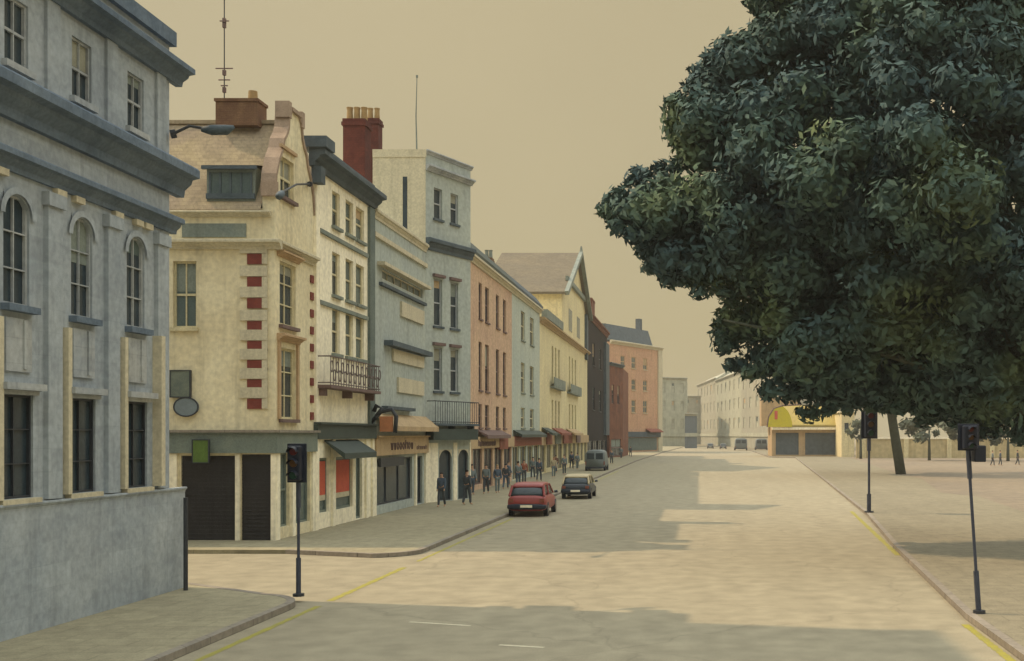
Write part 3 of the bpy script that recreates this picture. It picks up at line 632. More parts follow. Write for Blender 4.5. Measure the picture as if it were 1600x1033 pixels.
for h in arches: window(bd, ETf, *h, M['iron'], M['glass'], nx=0, nzb=1, bar=.05)
b = BM(); L_ = ETf.L
cornice(b, ETf, 0, L_+.1, dzz(300)+.75, dzz(300)+1.05, .3); cornice(b, ETf, 0, L_+.1, 18.1, 18.32, .15); obj('cornice', b, M['bankp'], bd)
b = BM(); cornice(b, ETf, 0, L_+.12, dzz(398), dzz(380), .3); obj_each('string_course', b, M['slate'], bd)
b = BM()
for h in hD[2:]: ebox(b, ETf, h[0]-.12, h[1]+.12, 0, .16, h[3]+.1, h[3]+.25)
obj_each('window_hood', b, M['mauve'], bd)
b = BM(); 
for h in arches:
    uc = (h[0]+h[1])/2; rr = (h[1]-h[0])/2
    for sgn in (-1, 1):
        prev = None
        for t in range(9):
            a = t*math.pi/16; q = (b.verts.new(ETf.pt(uc+sgn*rr*math.sin(a), .01, h[3]-rr+rr*math.cos(a))), b.verts.new(ETf.pt(uc+sgn*rr*math.sin(a), .01, h[3]+.02)))
            if prev: b.faces.new((prev[0], prev[1], q[1], q[0]))
            prev = q
obj('arch', b, M['creamp'], bd)
b = BM(); 
for a, c in ((0, ETf.u(684)), (ETf.u(708), ETf.u(714)), (ETf.u(733.5), L_)): ebox(b, ETf, a, c, 0, .03, .12, 3.2)
obj_each('shop_pilaster', b, M['white'], bd)
balcony(bd, ETf, .05, L_-.02, dzz(662), 1.15, .6, M['iron'], M['slate'], .2)
b = BM(); ebox(b, ETf, 0, L_, 0, .5, 3.35, dzz(666)-.15); obj('canopy', b, M['dkgreen'], bd)
fl = empty('flagpole', (-14.6, 56.6, 18.1), 'thin bare flagpole on the flat roof of the white tower', 'flagpole')
b = BM(); tube(b, [(-14.6, 56.6, 18.1), (-14.65, 56.6, 20.2), (-14.6, 56.6, 22.2)], .05, 6, .025); obj('pole', b, M['slateg'], fl)
b = BM(); tube(b, [(-14.6, 56.6, 22.2), (-14.6, 56.6, 22.32)], .06, 8); obj('finial', b, M['slateg'], fl)

# F dusty pink, G pale blue, H yellow with gable
def house(name, y0, y1, z1, m, label, cols, rows, glass, ledge=.1, depth=10, nzb=2, cor=None, X=BXF, frame=None, shop=None, sillm=None):
    root = empty(name, (X, (y0+y1)/2, 0), label, 'building')
    P = [(X-depth, y0), (X, y0), (X, y1), (X-depth, y1)]; E = Edge(P[1], P[2])
    H = [(E.u(a), E.u(c), r0, r1) for r0, r1 in rows for a, c in cols]; sh_ = []
    if shop:
        n, zt = shop; st = E.L/n; sh_ = [(i*st+.35, (i+1)*st-.35, .45 if i % 3 else .15, zt-.75) for i in range(n)]
    shell('wall', P, 0, z1, m, root, {1: H + sh_})
    for h in H: window(root, E, *h, frame or M['trimw'], glass, nx=0, nzb=nzb, sill=ledge, bar=.06, sillm=sillm)
    for h in sh_: window(root, E, *h, frame or M['trimw'], M['glass'], nx=1, nzb=1, bar=.06)
    return root, E, sh_
bf, EFk, shF = house('terrace_house', 60.02, 82, 14.6, M['pink'], 'dusty pink brick house with tall paired windows, right of the tower', [(748, 753), (758, 764), (775, 780), (786, 790.5)], [(11.1, 13.4), (6.5, 9.6), (4.1, 5.6)], M['glass'], shop=(6, 3.5), frame=M['mauve'], sillm=M['mauve'])
bg_, EG, shG = house('terrace_house', 82.01, 96.4, 14.6, M['sky'], 'pale blue rendered house with six narrow windows', [(814, 820), (828, 834)], [(11.2, 13.5), (7.0, 9.4), (4.2, 5.8)], M['glass'], shop=(4, 3.5), sillm=M['slateg'])
for root, E in ((bf, EFk), (bg_, EG)):
    b = BM(); cornice(b, E, 0, E.L, 14.3, 14.75, .35); obj('cornice', b, M['creamp'], root)
    b = BM(); eprof(b, E, 0, E.L, [(-3, 14.76), (.3, 14.76), (.32, 14.95), (-.3, 15.75), (-3, 16.0)]); obj('roof', b, M['dkgreen'] if root is bf else M['slate'], root)
    b = BM()
    ebox(b, E, 0, E.L, 0, .2, 2.75, 3.5); obj('fascia', b, M['tan'] if root is bf else M['rfascia'], root)
squiggle(bf, EFk, EFk.u(742), EFk.u(770), 2.9, .4, M['mauve'], 12, .21); 
b = BM(); ebox(b, EFk, EFk.u(776), EFk.u(789), .0, .25, 2.6, 3.7); obj('shop_sign', b, M['rfascia'], bf)
awning(bf, EFk, EFk.u(745), EFk.u(783), 3.95, .35, .7, M['mauve'])
awning(bg_, EG, .5, EG.L-.3, 4.0, .35, .7, M['dkgreen'])
for i in range(2): stack(-15.6+i*.05, -15.0+i*.05, 62+i*17, 62.8+i*17, 14.6, 16.5, M['slateg'] if i == 0 else M['brickc'], 2, ('small grey chimney behind the pink house, beside the tower', 'small brown chimney behind the dark eaves of the pale blue house')[i], M['slateg'])
HY1 = 138
bh, EH, shH = house('gabled_house', 96.41, HY1, 13.9, M['yellow'], 'wide soft yellow building with a tall pointed gable and brown tiled roof', [(862, 864.5), (867, 869.5), (872, 874.5), (889, 891), (893.5, 895.5), (898, 900)], [(8.6, 12.2), (4.2, 7.0)], M['glassg'], shop=(10, 3.5), depth=16)
b = BM(); cornice(b, EH, 0, EH.L, 13.6, 14.1, .5); obj('cornice', b, M['tan'], bh)
b = BM(); ebox(b, EH, EH.u(846), EH.u(872), 0, .55, 14.102, 14.9); obj('slate_canopy', b, M['slateg'], bh)
b = BM()
for a, c in ((859, 877), (886, 903)): ebox(b, EH, EH.u(a), EH.u(c), 0, .45, 8.1, 8.25); ebox(b, EH, EH.u(a), EH.u(c), .4, .46, 8.25, 9.1)
obj_each('window_balcony', b, M['slateg'], bh)
gy0, gy1 = EH.pt(EH.u(878), 0, 0).y, HY1-1.0; gm = (gy0+gy1)/2+1
b = BM(); box(b, -30, BXF-.01, gy0, gy1, 13.9, 18.3); 
b.faces.new([b.verts.new(p) for p in ((BXF-.01, gy0, 18.3), (BXF-.01, gy1, 18.3), (BXF-.01, gm, 24.2))]); obj('upper_wall', b, M['yellow'], bh)
b = BM()
for ya, yb in ((gy0-.5, gm), (gy1+.5, gm)):
    v = [(BXF+.5, ya, 18.1), (BXF+.5, yb, 24.4), (-22.6, yb, 24.4), (-22.6, ya, 18.1)]; lo = [b.verts.new(p) for p in v]; hi = [b.verts.new((p[0], p[1], p[2]+.25)) for p in v]
    b.faces.new(lo); b.faces.new(hi[::-1])
    for i in range(4): b.faces.new((lo[i], lo[(i+1) % 4], hi[(i+1) % 4], hi[i]))
bmesh.ops.recalc_face_normals(b, faces=b.faces); obj('roof', b, M['brown2'], bh)
b = BM()
for ya in (gy0-.5, gy1+.5): tube(b, [(BXF+.56, ya, 18.2), (BXF+.56, gm, 24.6)], .3, 4)
tube(b, [(BXF+.56, gm, 24.5), (BXF+.56, gm, 25.4)], .25, 6, .1); box(b, BXF, BXF+.3, gy0+3, gy1-3, 20, 20.5); obj('bargeboards', b, M['slateg'], bh)
EG2 = Edge((BXF-.01, gy0), (BXF-.01, gy1)); b = BM(); ebox(b, EG2, 6, 9, .003, .03, 15, 17.4); ebox(b, EG2, 14, 17, .003, .03, 15, 17.4); obj_each('upper_window', b, M['glassg'], bh)
b = BM(); ebox(b, EG2, EG2.L-2.2, EG2.L-.4, 0, .3, 13, 18.6); obj('downpipe_bay', b, M['slate'], bh)
b = BM(); ebox(b, EH, 0, EH.L, 0, .2, 2.7, 3.6); obj('fascia', b, M['tan'], bh)
for k, (a, c, m_) in enumerate(((850, 858, 'rfascia'), (864, 872, 'fascia'), (876, 890, 'rfascia'), (897, 903, 'mauve'))):
    b = BM(); ebox(b, EH, EH.u(a), EH.u(c), .2, .32, 2.75, 3.8); obj('shop_sign', b, M[m_], bh)
for k, (a, c, m_) in enumerate(((846, 856, 'dkgreen'), (862, 878, 'rfascia'), (884, 898, 'tan'))): awning(bh, EH, EH.u(a), EH.u(c), 4.3, .5, 1.0, M[m_])

# I dark brick block and lower rust one
bi, EI, _ = house('brick_building', HY1+.02, 168, 19.0, M['darkb'], 'tall sooty dark brick building with a square chimney, next to the yellow gable', [(926, 929), (936, 939)], [(13, 16), (7, 10)], M['glass'], shop=(4, 3.6), frame=M['iron'])
b = BM(); cornice(b, EI, 0, EI.L, 18.6, 19.4, .5); obj('cornice', b, M['rust'], bi)
b = BM(); ebox(b, EI, EI.L-6, EI.L, 0, .4, 3.6, 17.5); obj('grey_bay', b, M['slate'], bi)
stack(-16.2, -13.6, 140, 144, 19.0, 21.3, M['rust'], 1, 'squat rust brown chimney with one pot on the sooty brick building', M['brickc'], 1.2)
bi2 = empty('brick_building', (-13, 170, 0), 'low rust brown brick building between the sooty block and the salmon one', 'building')
PI2 = [(-26, 168.02), (-13.6, 168.02), (-12.1, 176), (-12.1, 190), (-26, 190)]; E2 = Edge(PI2[1], PI2[2])
shell('wall', PI2, 0, 14.4, M['rust'], bi2, {1: [(1.2, 2.6, 8.5, 11.5), (4.6, 6.0, 8.5, 11.5), (1.0, 7.0, .3, 3)]})
for h in [(1.2, 2.6, 8.5, 11.5), (4.6, 6.0, 8.5, 11.5), (1.0, 7.0, .3, 3)]: window(bi2, E2, *h, M['mauve'], M['glass'], nx=1, nzb=2, bar=.1)
b = BM(); cornice(b, E2, 0, E2.L, 14.4, 14.9, .4); obj('cornice', b, M['slate'], bi2)

# J salmon block turned towards the camera at the bend
JL, JR = (-17.6, 218.6), (-8.0, 238.0)
bj = empty('salmon_building', (JR[0], JR[1], 0), 'salmon pink block with nine small windows and slate mansard at the bend', 'building')
EJ = Edge(JL, JR); n_ = -EJ.n; PJ = [(JL[0]+n_.x*16, JL[1]+n_.y*16), JL, JR, (JR[0]+n_.x*16, JR[1]+n_.y*16)]
jz = lambda py: EJ.z(990, py); hJ = [(EJ.u(a-3.2), EJ.u(a+3.2), jz(y1_), jz(y0_)) for y0_, y1_ in ((558, 576), (593, 610), (625, 645)) for a in (973, 990, 1008)]
shell('wall', PJ, 0, 22.4, M['orange'], bj, {1: hJ})
for h in hJ: window(bj, EJ, *h, M['tan'], M['glassg'], nx=1, nzb=2, bar=.14, sill=.15, sillm=M['creamp'])
b = BM(); cornice(b, EJ, 0, EJ.L+.4, 22.0, 22.8, .6); ebox(b, EJ, EJ.L-1.6, EJ.L+.25, 0, .25, 0, 22.0); obj('pale_quoins', b, M['creamp'], bj)
b = BM(); eprof(b, EJ, .6, EJ.L-3, [(-9, 22.8), (-.4, 22.8), (-1.6, 26.2), (-8, 26.6)]); obj('mansard_roof', b, M['slate'], bj)
b = BM(); ebox(b, EJ, EJ.u(1012), EJ.u(1016), -3, -2, 26, 28.6); obj('chimney', b, M['slate'], bj)
b = BM(); ebox(b, EJ, 1, EJ.L-1, .0, .5, 3.2, 4.3); obj('fascia', b, M['slate'], bj)
awning(bj, EJ, EJ.L-7, EJ.L-1, 5.0, .6, 1.2, M['rfascia'])
b = BM(); ebox(b, EJ, 1.5, EJ.L-2, .01, .06, .4, 3.1); obj('shop_glass', b, M['glassg'], bj)

# distant blocks
def far_block(name, pts, z1, m, label, rows=3, cols=4, edge=0, roof=None):
    root = empty(name, (pts[edge][0], pts[edge][1], 0), label, 'building'); E = Edge(pts[edge], pts[(edge+1) % len(pts)])
    H = []; st = E.L/cols; sz = (z1-4.5)/max(1, rows)
    for r_ in range(rows):
        for c in range(cols): H.append((c*st+st*.33, c*st+st*.67, 4.5+r_*sz+.2*sz, 4.5+r_*sz+.75*sz))
    shell('wall', pts, 0, z1, m, root, {edge: H})
    for h in H: window(root, E, *h, M['far'], M['far2'], nx=0, nzb=2, bar=.15)  # panes take the hazed wall tone to fade with distance
    b = BM(); cornice(b, E, 0, E.L, z1-.5, z1+.3, .6); obj('cornice', b, M['far'], root)
    b = BM(); ebox(b, E, 0, E.L, 0, .3, 3.2, 4.2); obj('fascia', b, M['far2'], root)
    if roof:
        b = BM(); eprof(b, E, 0, E.L, [(-9, z1), (0, z1), (-4, z1+roof), (-5, z1+roof)]); obj('roof', b, M['far2'], root)
    return root, E
X_ = lambda px, Y: (px-VX)*Y/FP
far_block('grey_block', [(X_(1030, 340), 340), (X_(1073, 345), 345), (X_(1073, 345), 370), (X_(1030, 340), 370)], 21.5, M['far2'], 'pale grey far block just right of the salmon building', 3, 3)
far_block('grey_block', [(X_(1068, 420), 420), (X_(1096, 420), 420), (X_(1096, 420), 440), (X_(1068, 420), 440)], 18.5, M['far'], 'narrow cream far block where the street ends', 3, 2)
rb, _ = far_block('dark_block', [(X_(1070, 300), 300), (X_(1089, 300), 300), (X_(1089, 300), 306), (X_(1070, 300), 306)], 9.4, mat('slate blue render', (104, 114, 122), .2, .3), 'small dark slate blue block standing at the far end of the street', 0, 1)
ln, lf = (X_(1225, 250), 250.0), (X_(1090, 430), 430.0)
prev = 0
for i, (t0, t1, z_, lb) in enumerate(((0, .36, 21.0, 'nearest pale grey terrace block at the far right of the street, beside the yellow canopy'), (.36, .68, 22.0, 'middle pale terrace block at the far right of the street'), (.68, 1, 23.0, 'farthest pale terrace block closing the right of the street'))):
    a = Vector(lf).lerp(Vector(ln), 1-t1); c = Vector(lf).lerp(Vector(ln), 1-t0); nb = Edge(a, c).n
    far_block('far_terrace', [tuple(a), tuple(c), tuple(c-nb*14), tuple(a-nb*14)], z_, M['far'] if i % 2 == 0 else M['far2'], lb, 3, 6, roof=2.5)

# ------------------------------------------------------------------ yellow canopied kiosk on the right
kx0, kx1, KYY = X_(1206, 180), X_(1313, 180), 180.0
kk = empty('canopied_shop', (kx0, KYY, 0), 'low shop with a sloping ochre yellow canopy and two dark windows, under the tree', 'shop')
PK = [(kx0, KYY), (kx1, KYY), (kx1, KYY+10), (kx0, KYY+10)]; EK = Edge(PK[0], PK[1])
hK = [(EK.u(1212), EK.u(1248), .35, 4.0), (EK.u(1258), EK.u(1306), .35, 4.0)]
shell('wall', PK, 0, 5.2, M['tan'], kk, {0: hK})
for h in hK: window(kk, EK, *h, M['slate'], M['slate'], nx=2, nzb=1, bar=.1)
b = BM(); eprof(b, EK, EK.u(1226)-0, EK.L, [(-4, 5.2), (.9, 5.0), (.9, 5.3), (-3, 8.6), (-4, 8.6)]); obj('canopy', b, M['canopy'], kk)
b = BM(); ebox(b, EK, 0, EK.L, .0, 1.0, 4.5, 4.9); obj('white_fascia', b, M['white'], kk)
b = BM(); n = 20; fr = []; uc = EK.u(1218); 
for d in (.95, 1.15): fr.append([b.verts.new(EK.pt(uc+2.0*math.cos(math.pi*i/n)*1.0, d, 4.95+3.4*math.sin(math.pi*i/n))) for i in range(n+1)])
b.faces.new(fr[1]); b.faces.new(fr[0][::-1])
for i in range(n): b.faces.new((fr[0][i], fr[1][i], fr[1][i+1], fr[0][i+1]))
obj('fan_sign', b, M['ylw'], kk)
b = BM(); ebox(b, EK, uc-.9, uc-.4, 1.16, 1.22, 6.2, 7.6); obj('red_mark', b, M['red'], kk)
b = BM(); tube(b, [EK.pt(uc-2.1, 1.1, 4.95), EK.pt(uc-1.9, 1.1, 6.6), EK.pt(uc-1.0, 1.1, 8.0), EK.pt(uc+.6, 1.1, 8.5), EK.pt(uc+3.5, 1.1, 8.6)], .13, 6); obj('rim', b, M['mauve'], kk)
b = BM(); box(b, kx0-1.5, kx0+5, KYY+4, KYY+9, 5.2, 10.0); obj('rear_block', b, M['tan'], kk)
# garden walls and low ochre house behind the park
oc = empty('low_building', (X_(1318, 172), 172, 0), 'narrow ochre building end right of the canopied shop', 'building')
PO = [(X_(1315, 172), 172), (X_(1335, 172), 172), (X_(1335, 172), 182), (X_(1315, 172), 182)]
shell('wall', PO, 0, 7.2, M['yellow'], oc, {0: [(.4, 1.2, 4, 5.6)]}); b = BM(); box(b, PO[0][0]-.3, PO[1][0]+.3, 171.7, 182, 7.2, 7.6); obj('roof', b, M['white'], oc)
window(oc, Edge(PO[0], PO[1]), .4, 1.2, 4, 5.6, M['white'], M['glass'], nzb=1, nx=0)
gw = empty('garden_wall', (40, 150, 0), 'long pale garden wall behind the trees on the right', 'wall')
b = BM(); box(b, X_(1338, 165), 95, 165, 165.5, 0, 3.0); obj('wall', b, mat('ochre grey wall', (196, 180, 138), .2, .15, col2=(176, 164, 130)), gw)
b = BM(); box(b, X_(1338, 165)-.1, 95, 164.85, 165.65, 3.0, 3.25); obj('coping', b, M['white'], gw)
b = BM(); x = X_(1345, 165)
while x < 94: box(b, x, x+.7, 164.7, 164.998, 0, 3.0); x += 6.5
obj_each('pier', b, M['yellow'], gw)

# ------------------------------------------------------------------ traffic lights
LENS = [mat('red lens', (96, 30, 30), .1, 5, .3, 0), mat('amber lens', (96, 66, 28), .1, 5, .3, 0), mat('green lens', (34, 72, 58), .1, 5, .3, 0)]
def signal(x, y, htop, hw, hh, label, lean=0, lower=None, face=-1):
    t = empty('traffic_light', (x, y, .12), label, 'traffic light', 'traffic lights at the crossing')
    k = hw/.42; zb = htop-hh; g = lambda z: x + lean*(z/htop)
    b = BM(); tube(b, [(g(.12), y, .12), (g(.95), y, .95)], .055*k); tube(b, [(g(.95), y, .95), (g(htop-.1), y, htop-.1)], .032*k); tube(b, [(g(zb-.55), y, zb-.55), (g(zb+.05), y, zb+.05)], .05*k); obj('pole', b, M['pole'], t)
    b = BM(); tube(b, [(x, y, .12), (x, y, .18)], .12*k, 12); obj('base', b, M['iron'], t)
    xc = g(htop-hh/2)
    b = BM(); box(b, xc-hw/2, xc+hw/2, y-.10, y-.075, zb, htop); obj('backing_board', b, M['sig'], t, bevel=.02)
    b = BM(); box(b, xc-hw*.33, xc+hw*.33, y-.30*k, y-.101, zb+hh*.06, htop-hh*.06); hd = obj('signal_head', b, M['sig'], t, bevel=.03)
    for i in range(3):
        z = htop - hh*(.2+.3*i); b = BM(); tube(b, [(xc, y-.3*k-.012, z), (xc, y-.3*k, z)], hh*.1, 16); obj('lens', b, LENS[i], hd)
        b = BM(); r_ = hh*.125
        pr = None
        for j in range(13):
            a = math.pi*j/12 ; p = (b.verts.new((xc+r_*math.cos(a), y-.3*k, z+r_*math.sin(a))), b.verts.new((xc+r_*math.cos(a), y-.3*k-.16*k, z-.02+r_*math.sin(a))))
            if pr: b.faces.new((pr[0], pr[1], p[1], p[0]))
            pr = p
        obj('visor', b, M['sig'], hd)
    if lower:
        b = BM(); box(b, xc+lower[0], xc+lower[1], y-.2, y+.15, zb-lower[2], zb+.1); obj('side_unit', b, M['sig'], t, bevel=.02)
signal(-8.62, 23.5, 3.42, .42, .84, 'dark traffic light on a thin pole at the left kerb corner')
signal(7.72, 49.0, 4.72, .74, 1.28, 'tall traffic light with a big dark head at the right kerb, under the tree')
signal(5.5, 21.25, 3.82, .42, .52, 'nearest traffic light on the right, thin pole leaning left', lean=-.25, lower=(.1, .32, .22))

# ------------------------------------------------------------------ vehicles
def carbody(bm, sections, n=14):
    """closed hull through (y, half-width bottom, half-width top, z bottom, z top) sections"""
    rings = []
    for (y, wb, wt, zb, zt) in sections:
        ring = []
        for i in range(n):
            a = 2*math.pi*i/n + math.pi/n; c, s = math.cos(a), math.sin(a)
            cx = abs(c)**.45*(1 if c > 0 else -1); sz_ = abs(s)**.45*(1 if s > 0 else -1)
            ww = wb + (wt-wb)*(sz_+1)/2; ring.append(bm.verts.new((cx*ww, y, (zb+zt)/2 + sz_*(zt-zb)/2)))
        rings.append(ring)
    for q, s in zip(rings, rings[1:]):
        for i in range(n): bm.faces.new((q[i], q[(i+1) % n], s[(i+1) % n], s[i]))
    bm.faces.new(rings[0]); bm.faces.new(rings[-1][::-1]); bmesh.ops.recalc_face_normals(bm, faces=bm.faces)
def shift(bm, x, y, z): bmesh.ops.translate(bm, verts=bm.verts, vec=(x, y, z)); return bm
def car(x, y, body, roofm, lowm, label, h=1.4, wd=1.72, ln=4.1, name='parked_car', group='cars parked along the left kerb', tail=True):
    t = empty(name, (x, y+ln/2, 0), label, 'car', group); hw = wd/2; s = h/1.4
    b = BM(); carbody(b, [(0, hw*.9, hw*.86, .34, .8*s), (.08, hw*.98, hw*.94, .26, .9*s), (.6, hw, hw*.95, .22, .94*s), (ln*.5, hw, hw*.96, .2, .92*s), (ln*.72, hw, hw*.95, .22, .9*s), (ln*.93, hw*.96, hw*.88, .24, .74*s), (ln, hw*.86, hw*.78, .32, .62*s)], 20)
    obj('body', shift(b, x, y, 0), body, t, smooth=True)
    b = BM(); carbody(b, [(.12, hw*.86, hw*.70, .84*s, 1.0*s), (.3, hw*.88, hw*.74, .84*s, 1.2*s), (.62, hw*.9, hw*.76, .84*s, 1.36*s), (1.2, hw*.9, hw*.76, .84*s, 1.4*s), (2.1, hw*.9, hw*.76, .84*s, 1.38*s), (2.7, hw*.9, hw*.74, .84*s, 1.15*s), (3.1, hw*.88, hw*.72, .84*s, .92*s)], 20)
    cab = obj('cabin', shift(b, x, y, 0), M['glass'], t, smooth=True)
    b = BM(); carbody(b, [(.36, hw*.76, hw*.74, 1.22*s, 1.30*s), (.6, hw*.79, hw*.76, 1.24*s, 1.39*s), (1.2, hw*.8, hw*.77, 1.25*s, 1.43*s), (2.1, hw*.79, hw*.76, 1.24*s, 1.41*s), (2.35, hw*.77, hw*.74, 1.2*s, 1.34*s)], 20)
    obj('roof', shift(b, x, y, 0), roofm, t, smooth=True)
    b = BM()
    for sx in (-1, 1):
        tube(b, [(sx*hw*.88, .1, .88*s), (sx*hw*.79, .42, 1.3*s)], .055); tube(b, [(sx*hw*.885, 1.4, .88*s), (sx*hw*.79, 1.42, 1.3*s)], .045); tube(b, [(sx*hw*.88, 3.0, .9*s), (sx*hw*.78, 2.35, 1.3*s)], .045)
    obj_each('pillar', shift(b, x, y, 0), roofm, t)
    b = BM(); carbody(b, [(-.07, hw*.9, hw*.88, .34, .56), (.02, hw*1.0, hw*.98, .32, .58), (.25, hw*1.01, hw, .32, .58)], 16); obj('rear_bumper', shift(b, x, y, 0), lowm, t, smooth=True)
    b = BM(); box(b, -.26, .26, -.09, -.072, .42, .53); obj('number_plate', shift(b, x, y, 0), M['ylw'] if False else M['white'], t)
    for sx in (-1, 1):
        b = BM(); box(b, min(sx*hw*.66, sx*hw*.9), max(sx*hw*.66, sx*hw*.9), -.025, .05, .62*s, .78*s); obj('tail_light', shift(b, x, y, 0), M['rfascia'], t)
        b = BM(); tube(b, [(sx*(hw+.02), 2.55, .95*s), (sx*(hw+.17), 2.55, .97*s)], .06, 8); obj('mirror', shift(b, x, y, 0), lowm, t)
        for wy in (.75, ln-.8):
            b = BM(); tube(b, [(sx*(hw-.2), wy, .31), (sx*(hw-.01), wy, .31)], .31, 20); w_ = obj('wheel', shift(b, x, y, 0), M['sig'], t, smooth=False)
            b = BM(); tube(b, [(sx*(hw-.02), wy, .31), (sx*(hw+.005), wy, .31)], .18, 16); obj('hubcap', shift(b, x, y, 0), M['kerb'], w_)
redp = mat('faded red car paint', (150, 62, 58), .2, 3, .4, 0, col2=(134, 56, 56), spec=.5)
navy = mat('dark navy plastic', (40, 48, 62), .2, 4, .5, 0)
car(-7.52, 47.8, redp, redp, navy, 'red hatchback parked at the left kerb, nearest the camera', wd=1.74, h=1.46)
car(-6.85, 61.0, mat('near black car paint', (34, 46, 58), .2, 4, .35, 0, spec=.5), mat('cream car roof', (186, 172, 138), .15, 3, .5, 0), navy, 'black car with a pale roof parked ahead of the red one', wd=1.68, h=1.36)
def van(x, y, m, label, wd=1.9, h=2.1, ln=4.6, group='vans at the far end of the street'):
    t = empty('parked_van', (x, y+ln/2, 0), label, 'van', group); hw = wd/2
    b = BM(); carbody(b, [(0, hw*.97, hw*.88, .35, h*.96), (.12, hw, hw*.92, .3, h), (ln*.7, hw, hw*.92, .3, h), (ln*.8, hw, hw*.9, .3, h*.9), (ln*.9, hw, hw*.9, .3, h*.55), (ln, hw*.95, hw*.85, .35, h*.45)], 20); obj('body', shift(b, x, y, 0), m, t, smooth=True)
    for sx in (-1, 1):
        b = BM(); a, c = sorted((sx*.08, sx*hw*.78)); box(b, a, c, -.02, .02, h*.58, h*.86); obj('rear_window', shift(b, x, y, 0), M['glass'], t)
        b = BM(); a, c = sorted((sx*hw*.84, sx*hw*.95)); box(b, a, c, -.02, .03, .7, 1.05); obj('tail_light', shift(b, x, y, 0), M['rfascia'], t)
        for wy in (.8, ln-.9):
            b = BM(); tube(b, [(sx*(hw-.22), wy, .34), (sx*(hw-.0), wy, .34)], .34, 18); obj('wheel', shift(b, x, y, 0), M['sig'], t)
    b = BM(); box(b, -hw*.95, hw*.95, -.08, .02, .34, .5); obj('bumper', shift(b, x, y, 0), navy, t)
vm = mat('blue grey van paint', (112, 122, 124), .15, 1, .5, 0)
van(-10.0, 106, vm, 'blue grey van standing half on the left pavement before the sooty brick building', wd=2.0, h=2.15)
van(X_(1158, 255), 255, vm, 'dark grey van on the far right of the street', wd=3.0, h=2.9); van(X_(1190, 258), 258, vm, 'far grey van right beside the canopied shop', wd=2.9, h=2.8)
b_ = mat('far slate car paint', (108, 118, 122), .15, 1, .5, 0)
car(X_(1110, 290), 290, b_, b_, navy, 'tiny far car in the middle of the street end, leftmost', group='far cars'); car(X_(1130, 280), 280, b_, b_, navy, 'tiny far car in the street end, left of the vans', group='far cars')

# ------------------------------------------------------------------ people
SKIN = mat('skin', (190, 150, 124), .1, 5, .6, 0)
def skinmesh(name, verts, edges, radii, m, parent, sub=1):
    me = bpy.data.meshes.new(name); me.from_pydata([Vector(v) for v in verts], edges, []); me.materials.append(m)
    o = bpy.data.objects.new(name, me); C.objects.link(o); o.parent = parent; ORG[o.name] = ORG[parent.name]
    o.modifiers.new('skin', 'SKIN'); lay = me.skin_vertices[0].data if me.skin_vertices else None
    for i, r_ in enumerate(radii): lay[i].radius = (r_, r_) if not isinstance(r_, tuple) else r_
    lay[0].use_root = True
    s = o.modifiers.new('sub', 'SUBSURF'); s.levels = sub; s.render_levels = sub
    return o
def person(x, y, top, bottom, hairm, label, facing=0, stride=.18, h=1.72, z=.12, group='people walking by the shops'):
    x += random.uniform(-.25, .25) if group.endswith('shops') else 0
    t = empty('person', (x, y, z), label, 'person', group); t.rotation_euler.z = facing + random.uniform(-.3, .3); k = h/1.72; stride *= random.uniform(.6, 1.5)
    V = [(0,0,.95),(0,0,1.15),(0,0,1.38),(0,0,1.5),(0,-.01,1.58),(0,-.015,1.68),                       # pelvis..head
         (-.17,0,1.40),(-.21,.06,1.12),(-.2,-.06,.88),(-.2,-.09,.78), (.17,0,1.40),(.21,-.05,1.12),(.2,-.16,.9),(.2,-.2,.81),
         (-.09,0,.9),(-.1,-stride*.6,.5),(-.1,-stride*.7,.08),(-.1,-stride*.7-.16,.035), (.09,0,.9),(.1,stride*.3,.5),(.1,stride,.1),(.1,stride-.14,.035)]
    V = [(a*k, b*k, c*k) for a, b, c in V]
    Eg = [(0,1),(1,2),(2,3),(3,4),(4,5),(2,6),(6,7),(7,8),(8,9),(2,10),(10,11),(11,12),(12,13),(0,14),(14,15),(15,16),(16,17),(0,18),(18,19),(19,20),(20,21)]
    Rr = [.12,.11,.12,.055,.085,.08,.055,.042,.03,.035,.055,.042,.03,.035,.085,.06,.04,.035,.085,.06,.04,.035]
    skinmesh('body', V, Eg, [r_*k for r_ in Rr], SKIN, t)
    ci = [0,1,2,3,6,7,8,10,11,12]; cv = [V[i] for i in ci]; cv[3] = (0, 0, 1.46*k); ce = [(0,1),(1,2),(2,3),(2,4),(4,5),(5,6),(2,7),(7,8),(8,9)]
    skinmesh('coat', cv, ce, [r_*k for r_ in (.155,.14,.15,.07,.075,.06,.05,.075,.06,.05)], top, t)
    li = [0,14,15,16,18,19,20]; skinmesh('trousers', [V[i] for i in li], [(0,1),(1,2),(2,3),(0,4),(4,5),(5,6)], [r_*k for r_ in (.13,.1,.075,.06,.1,.075,.06)], bottom, t)
    skinmesh('hair', [(0,.02*k,1.6*k),(0,.015*k,1.7*k),(0,-.01*k,1.75*k)], [(0,1),(1,2)], [.085*k,.095*k,.06*k], hairm, t)
CO = [mat('navy coat', (78, 92, 108), .1, 5), mat('slate coat', (116, 128, 130), .1, 5), mat('brown coat', (110, 80, 66), .1, 5), mat('charcoal cloth', (74, 80, 86), .1, 5), mat('pale jacket', (180, 168, 140), .1, 5), mat('rust jacket', (150, 92, 70), .1, 5)]
HR = [mat('dark hair', (46, 40, 38), .1, 5), mat('fair hair', (150, 124, 84), .1, 5)]
pw = lambda px, X: X*FP/(px-VX)
